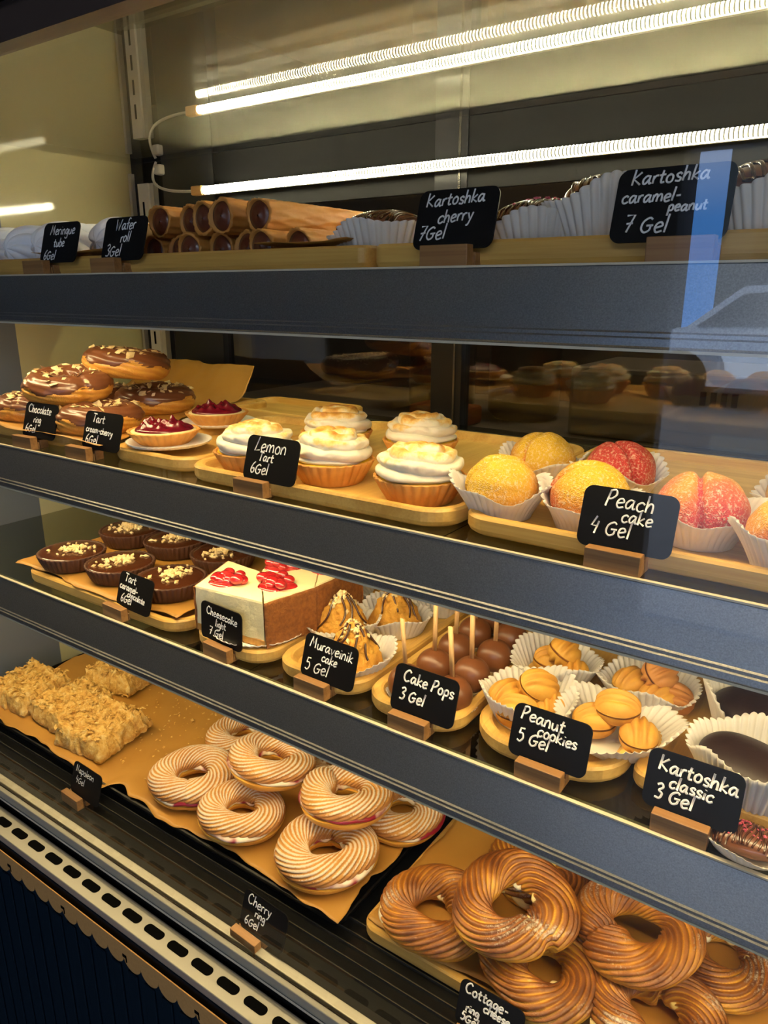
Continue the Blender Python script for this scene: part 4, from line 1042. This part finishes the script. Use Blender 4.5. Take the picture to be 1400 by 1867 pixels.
for i, (x, y, rz, lab) in enumerate([(-.400, .062, 0, 'in front beside the Muraveinik tag'), (-.452, .112, 1.2, 'second from the front at left'), (-.415, .158, 2, 'in the middle of tray behind the front one'), (-.450, .210, 3, 'at back left under the rail'), (-.398, .235, 4, 'farthest back at right')]):
    mur.put(i, (x, y, S3+.0078), 'honey crumb cone cake with chocolate drizzle '+lab, 'cake', 'honey crumb cakes', rz)
    cups.put((x, y, S3+.0066), 'paper cup of the honey cake '+lab, rb=.0315, rt=.0425, h=.021, flutes=40, seed=30+i % 2, rz=i, group='paper cups of the honey cakes')

# ------------------------------------------------------------------ cake pops
def pop(seed):
    N, Mm = 48, 30; a = np.linspace(0, 2*PI, N, endpoint=False)[:, None]; t_ = np.linspace(.001, PI-.001, Mm)[None]
    R = .0178; P = np.stack([R*np.sin(t_)*np.cos(a), R*np.sin(t_)*np.sin(a), np.maximum(R*np.cos(t_), -.80*R)*.97+R*.78+0*a], 2)
    fl = P.reshape(-1, 3); fl = fl*(1+.008*vnoise(fl, 30, seed, 2))[:, None]
    out = [('chocolate_ball', fl, grid(N, Mm, True, False), 'pop_choc', None)]
    mb = MB().box(-.0021, .0021, -.0011, .0011, .028, .078); out.append(('stick', mb.v[0], mb.f, 'stick', None))
    return out
pops = Family([proto_thing('cake_pop', pop(1), ('stick_none',))])
PP = [(-.325, .045, 'at front left, half hidden by the Cake Pops tag', .05, -.06), (-.322, .086, 'second from front in the left row', .02, .03), (-.280, .050, 'at front right, beside the Cake Pops tag', -.04, -.10), (-.285, .092, 'second from front in the right row', .03, .0),
      (-.323, .128, 'third from front in the left row', 0, .02), (-.284, .136, 'third from front in the right row', .02, .02), (-.324, .170, 'fourth from front in the left row', 0, .03), (-.287, .180, 'fourth from front in the right row', 0, 0), (-.325, .212, 'at the back of the left row under the rail', 0, 0)]
for i, (x, y, lab, rx, ry) in enumerate(PP):
    pops.put(0, (x, y, S3+.0072), 'chocolate cake pop on a stick '+lab, 'cake pop', 'chocolate cake pops', i*.15-.4, rx, ry, .98)
    cups.put((x, y, S3+.0064), 'white paper under the cake pop '+lab, rb=.015, rt=.0200, h=.006, flutes=30, seed=40, flare=.2, rz=i*.7, group='paper liners of the cake pops')

# ------------------------------------------------------------------ walnut cookies
def walnut(seed, dark=False):
    out = []
    for sgn, nm in ((1, 'upper_shell'), (-1, 'lower_shell')):
        N, Mm = 60, 26; a = np.linspace(0, 2*PI, N, endpoint=False)[:, None]; t_ = np.linspace(.001, PI/2, Mm)[None]
        x = .0178*np.sin(t_)*np.cos(a); y = .0150*np.sin(t_)*np.sin(a); z = .0135*np.cos(t_)+0*a
        gro = -.0026*np.exp(-(y/.0015)**2)+.0010*np.exp(-((np.abs(y)-.0033)/.0016)**2)-.0019*np.exp(-((np.abs(y)-.0072-.001*np.cos(x*200))/.0014)**2)
        n_ = np.stack([x/.0178**2, y/.0150**2, z/.0135**2], 2); n_ /= np.linalg.norm(n_, axis=2, keepdims=True)
        P = np.stack([x, y, z], 2)+n_*(gro*np.clip(np.cos(t_)*2.2, 0, 1))[..., None]
        P[..., 2] = np.maximum(P[..., 2], 0)+.0008
        P[..., 2] *= sgn
        fl = P.reshape(-1, 3); fl = fl*(1+.012*vnoise(fl, 60, seed, 2))[:, None]; f = grid(N, Mm, True, False)
        f.append([i*Mm+Mm-1 for i in range(N)][::-1])
        if sgn < 0: f = [q[::-1] for q in f]
        out.append((nm, fl+[0, 0, .0136], f, 'cookie_dark' if dark else 'cookie', None))
    a = np.linspace(0, 2*PI, 40, endpoint=False)
    v, f = loops([np.column_stack([.0168*q*np.cos(a), .0142*q*np.sin(a), np.full(40, .0136+z)]) for q, z in ((.97, -.0012), (1.0, 0), (.97, .0012))])
    out.append(('caramel_seam', v, f, 'crust', None)); return out
wal = Family([proto_thing('walnut_cookie', walnut(1)), proto_thing('walnut_cookie', walnut(2, True))])
zc_ = S3+.0078
CUPS = [(-.226, .150, .043, .026, 'rear left cup of peanut cookies'), (-.222, .078, .043, .026, 'front left cup of peanut cookies, beside the cake pops'), (-.143, .160, .044, .026, 'rear right cup of peanut cookies'), (-.146, .082, .050, .024, 'front right cup of peanut cookies, behind two tags')]
for i, (x, y, rt, h, lab) in enumerate(CUPS):
    cups.put((x, y, S3+.0066), 'white fluted paper cup, '+lab, rb=.029, rt=rt, h=h, flutes=44, seed=50+i, rz=i*1.1, flare=.1, group='paper cups of the peanut cookies')
WC = [  # x, y, dz, kind, rz, rx, ry, label
 (-.235, .155, 0, 0, .5, 0, .2, 'lower cookie at back of the rear left cup'), (-.208, .145, 0, 0, 2, 0, 0, 'pale cookie at right of the rear left cup'), (-.226, .147, .018, 0, 1.6, .5, .3, 'top cookie of the rear left cup'), 
 (-.240, .074, 0, 0, 1.2, 0, 0, 'yellow cookie at left of the front left cup'), (-.204, .079, 0, 0, 2.1, 0, .1, 'cookie at right of the front left cup'), (-.222, .080, .018, 0, .9, .5, .35, 'top cookie of the front left cup'), (-.222, .056, .0, 0, .3, 0, 0, 'cookie low in front of the front left cup, by the tag'),
 (-.158, .158, 0, 0, 1.2, 0, 0, 'cookie at left in the rear right cup'), (-.125, .165, .004, 1, .3, .9, .2, 'browned cookie leaning at right of the rear right cup'), (-.134, .146, 0, 0, 1.2, .2, 0, 'broken looking cookie in front of the rear right cup'), (-.143, .158, .020, 1, 1.3, .7, .2, 'browned top cookie of the rear right cup'),
 (-.164, .080, 0, 0, .6, 0, 0, 'cookie at left of the front right cup'), (-.127, .078, 0, 0, 1.9, 0, 0, 'yellow cookie at right of the front right cup'), (-.147, .086, .016, 0, .2, .1, -.05, 'top cookie of the front right cup with level seam')]
for (x, y, dz, k, rz, rx, ry, lab) in WC:
    wal.put(k, (x, y, zc_+dz), 'walnut shaped peanut cookie, '+lab, 'cookie', 'walnut shaped peanut cookies', rz, rx, ry, 1.02)

# ------------------------------------------------------------------ kartoshka cakes
def potato(seed, L_=.037, W_=.025, H_=.027, extra=None):
    N, Mm = 56, 36; a = np.linspace(0, 2*PI, N, endpoint=False)[:, None]; t_ = np.linspace(.001, PI-.001, Mm)[None]
    d = np.stack([np.sin(t_)*np.cos(a), np.sin(t_)*np.sin(a), np.cos(t_)+0*a], 2)
    P = d*np.array([L_, W_, H_*.5]); P[..., 2] = np.maximum(P[..., 2], -H_*.38)
    fl = P.reshape(-1, 3); fl = fl*(1+.035*vnoise(fl, 18, seed, 2))[:, None]; fl[:, 2] += H_*.40
    return fl, grid(N, Mm, True, False)
def kart(seed, mat, drizzle=False, pink=False):
    v, f = potato(seed); out = [('cake_body', v, f, mat, None)]
    top = lambda x, y: .0108+.0135*math.sqrt(max(0, 1-(x/.037)**2-(y/.025)**2))+.0006
    if drizzle:
        mb = MB()
        for j in range(15):
            x0 = -.030+j*.0043; y = np.linspace(-.021, .021, 14)
            x = x0+.002*np.sin(y*160+j)+y*.15
            z = np.array([top(p, q) for p, q in zip(x, y)]); vv, ff = tube(np.column_stack([x, y, z]), .0013, 6); mb.add(vv, ff)
        out.append(('chocolate_stripes', np.concatenate(mb.v), mb.f, 'drizzle', None))
    if pink:
        def pl(q):
            x, y = q.uniform(-.024, .024), q.uniform(-.014, .014); return (x, y, top(x, y)+.0014), (0, 0, 1)
        mb = lumps(38, .0022, pl, seed, .5); out.append(('pink_sprinkles', np.concatenate(mb.v), mb.f, 'pink', None))
    return out
M['pink'] = simple('pink berry sprinkles', (.50, .05, .10), .5, var=(.62, .12, .18), vscale=200)
kc = Family([proto_thing('potato_cake', kart(81, 'kartoshka'))])
kd = Family([proto_thing('potato_cake', kart(82, 'milk_choc', True, True), ('pink_sprinkles',))])
ke = Family([proto_thing('potato_cake', kart(83, 'milk_choc', True, False))])
GR = 'plain dark potato cakes'
for i, (x, y, rz, ry, lab) in enumerate([(-.052, .150, -.5, .0, 'rear one by the tray edge'), (-.046, .072, -.55, 0, 'front one behind the Kartoshka classic tag'), (.022, .140, -.5, 0, 'one at the right photo edge')]):
    kc.put(0, (x, y, S3+.0180), 'dark brown potato cake in a paper cup, '+lab, 'cake', GR, rz, 0, ry, 1.12)
    cups.put((x, y, S3+.0066), 'white paper cup around dark potato cake, '+lab, rb=.030, rt=.0425, h=.036, flutes=48, seed=60+i, ell=1.14, rz=rz, flare=.2, group='paper cups of dark potato cakes')
kd.put(0, (-.035, .020, S3+.0012), 'potato cake with pink sprinkles in front of the tray, right of the Kartoshka classic tag', 'cake', 'pink sprinkled potato cakes on third shelf', .05, 0, 0, .62)
cups.put((-.035, .020, S3+.0002), 'low paper cup around the small pink sprinkled cake', rb=.020, rt=.027, h=.010, flutes=40, seed=66, ell=1.15, group='paper cups of pink sprinkled potato cakes')
z1 = S1+.0066
for i, (x, y, fam, lab) in enumerate([(-.372, .075, ke, 'drizzled potato cake in a cup left of the Kartoshka cherry tag'), (-.232, .075, kd, 'drizzled potato cake with pink sprinkles right of the Kartoshka cherry tag'), (-.258, .155, kd, 'drizzled potato cake with pink sprinkles in the row behind'), (-.180, .078, ke, 'chocolate striped potato cake beside the caramel-peanut tag'), (-.080, .075, ke, 'striped potato cake behind the caramel-peanut tag')]):
    hgt = .014 if i in (0, 1, 2) else .027
    fam.put(0, (x, y, z1+.0015+hgt), lab, 'cake', 'drizzled potato cakes on the top shelf', .2*i, 0, 0, 1.0)
    cups.put((x, y, z1), 'paper cup around the '+lab, rb=.033, rt=.046, h=.026 if i < 3 else .038, flutes=46, seed=68+(i > 2), ell=1.12, rz=.2*i, flare=.2, group='paper cups on the top shelf')

# ------------------------------------------------------------------ top shelf: wafer rolls, meringues, shell pastry
def wafer(seed):
    N, Mm = 64, 90; a = np.linspace(0, 2*PI, N, endpoint=False)[:, None]; y = np.linspace(0, .145, Mm)[None]
    grid_ = np.maximum(np.abs(np.sin(a*6+y*60))**6, np.abs(np.sin(a*6-y*60+1))**6)
    R = .0136+.0014*grid_+.0004*np.sin(3*a+seed)
    spiral = .0012*(a/(2*PI))
    P = np.stack([(R+spiral)*np.cos(a), y+.0015*np.sin(2*a+seed)+0*a, (R+spiral)*np.sin(a)], 2)
    v, f = sheet(P, True, False); mb = MB(); mb.add(v, f)
    Pi = np.stack([.0127*np.cos(a)+0*y[:, :2], np.array([[0, .145]])+.0015*np.sin(2*a+seed), .0127*np.sin(a)+0*y[:, :2]], 2)
    v2, f2 = sheet(Pi, True, False); mb.add(v2, [q[::-1] for q in f2])
    for i in range(N):
        j = (i+1) % N; mb.f.append((i*Mm, N*Mm+i*2, N*Mm+j*2, j*Mm)); mb.f.append((i*Mm+Mm-1, j*Mm+Mm-1, N*Mm+j*2+1, N*Mm+i*2+1))
    out = [('wafer_tube', np.concatenate(mb.v), mb.f, 'wafer', None)]
    aa = np.linspace(0, 2*PI, 30, endpoint=False)
    L = [np.column_stack([.0126*q*np.cos(aa), np.full(30, yy), .0126*q*np.sin(aa)]) for q, yy in ((.05, .0005), (.6, .001), (1, .003), (1, .142), (.5, .144))]
    v, f = loops(L); out.append(('filling', v, f, 'wafer_fill', None)); return out
waf = Family([proto_thing('wafer_roll', wafer(s)) for s in (1, 2, 3)])
names = ['leftmost', 'second', 'third', 'fourth', 'fifth', 'sixth', 'seventh', 'eighth']
zb = S1+.0066+.0155
for i in range(7):
    waf.put(i, (-.638+i*.0310, .052+.009*math.sin(i*2.2), zb), f'caramel filled wafer roll, {names[i]} from left in the lower row', 'wafer roll', 'stacked wafer rolls', .05*math.sin(i), 0, i*1.1)
for i in range(5):
    waf.put(i+1, (-.6225+i*.0318, .050+.010*math.sin(i*1.7), zb+.0268), f'caramel filled wafer roll, {names[i]} from left in the upper row', 'wafer roll', 'stacked wafer rolls', .05*math.cos(i*2), 0, i*.8+2)
ps = paper_sheet('baking_paper', -.475, -.372, .028, .20, S1+.0185, 'brown paper sheet tucked under the right end of wafer rolls', .004, seed=21, nx=30, ny=20)
paper_sheet('baking_paper', -.80, -.668, .020, .20, S1+.0187, 'brown paper sheet under the meringues and shell pastry', .005, seed=22, nx=30, ny=20)
def mer_tube(seed):
    out = []; N, Mm = 90, 70
    a = np.linspace(0, 2*PI, N, endpoint=False)[:, None]; s = np.linspace(0, 1, Mm)[None]
    # axis along Y, front end is a piped rosette
    prof_r = .0255*np.sqrt(np.clip(1-np.clip((.35-s)/.35, 0, 1)**2, 0, 1))*np.where(s > .85, np.sqrt(np.clip(1-((s-.85)/.155)**2, 0, 1)), 1)
    ridge = np.abs(np.sin(3.5*a+9*s+seed))**.7
    r = prof_r*(1+.38*(ridge-.6)); y = -.012+s*.115-.004*ridge*(s < .4)
    P = np.stack([r*np.cos(a), y+0*a, r*np.sin(a)], 2); v, f = sheet(P, True, False)
    return [('piped_meringue', v+[0, 0, .024], f, 'white_meringue', None)]
mer = Family([proto_thing('meringue_tube', mer_tube(s)) for s in (1, 2)])
for i, (x, y, z, lab) in enumerate([(-.885, .055, 0, 'white piped meringue at far left of the top shelf'), (-.835, .06, 0.002, 'white piped meringue behind the Meringue tube tag'), (-.745, .075, .004, 'white piped meringue left of the Wafer roll tag'), (-.945, .06, 0, 'white piped meringue cut by the left photo edge')]):
    mer.put(i, (x, y, S1+.0072+z), lab, 'meringue', 'white piped meringue tubes', .1*i, 0, i*.9*0)
def shell_p():
    N, Mm = 90, 50; a = np.linspace(0, 2*PI, N, endpoint=False)[:, None]; s = np.linspace(.001, PI-.001, Mm)[None]
    x = .042*np.cos(s)+0*a; rr = .020*np.sin(s)*(1+.12*np.abs(np.sin(s*7)))
    P = np.stack([x, rr*np.cos(a), np.maximum(rr*np.sin(a), -.006)+.006], 2); v, f = sheet(P, True, False)
    return [('ribbed_shell', v, f, 'horn', None)]
r_ = proto_thing('shell_pastry', shell_p()); r_.location = (-.672, .075, S1+.0235); r_.rotation_euler.z = .2; tag(r_, 'golden ribbed shell pastry right of the Wafer roll tag', 'pastry')
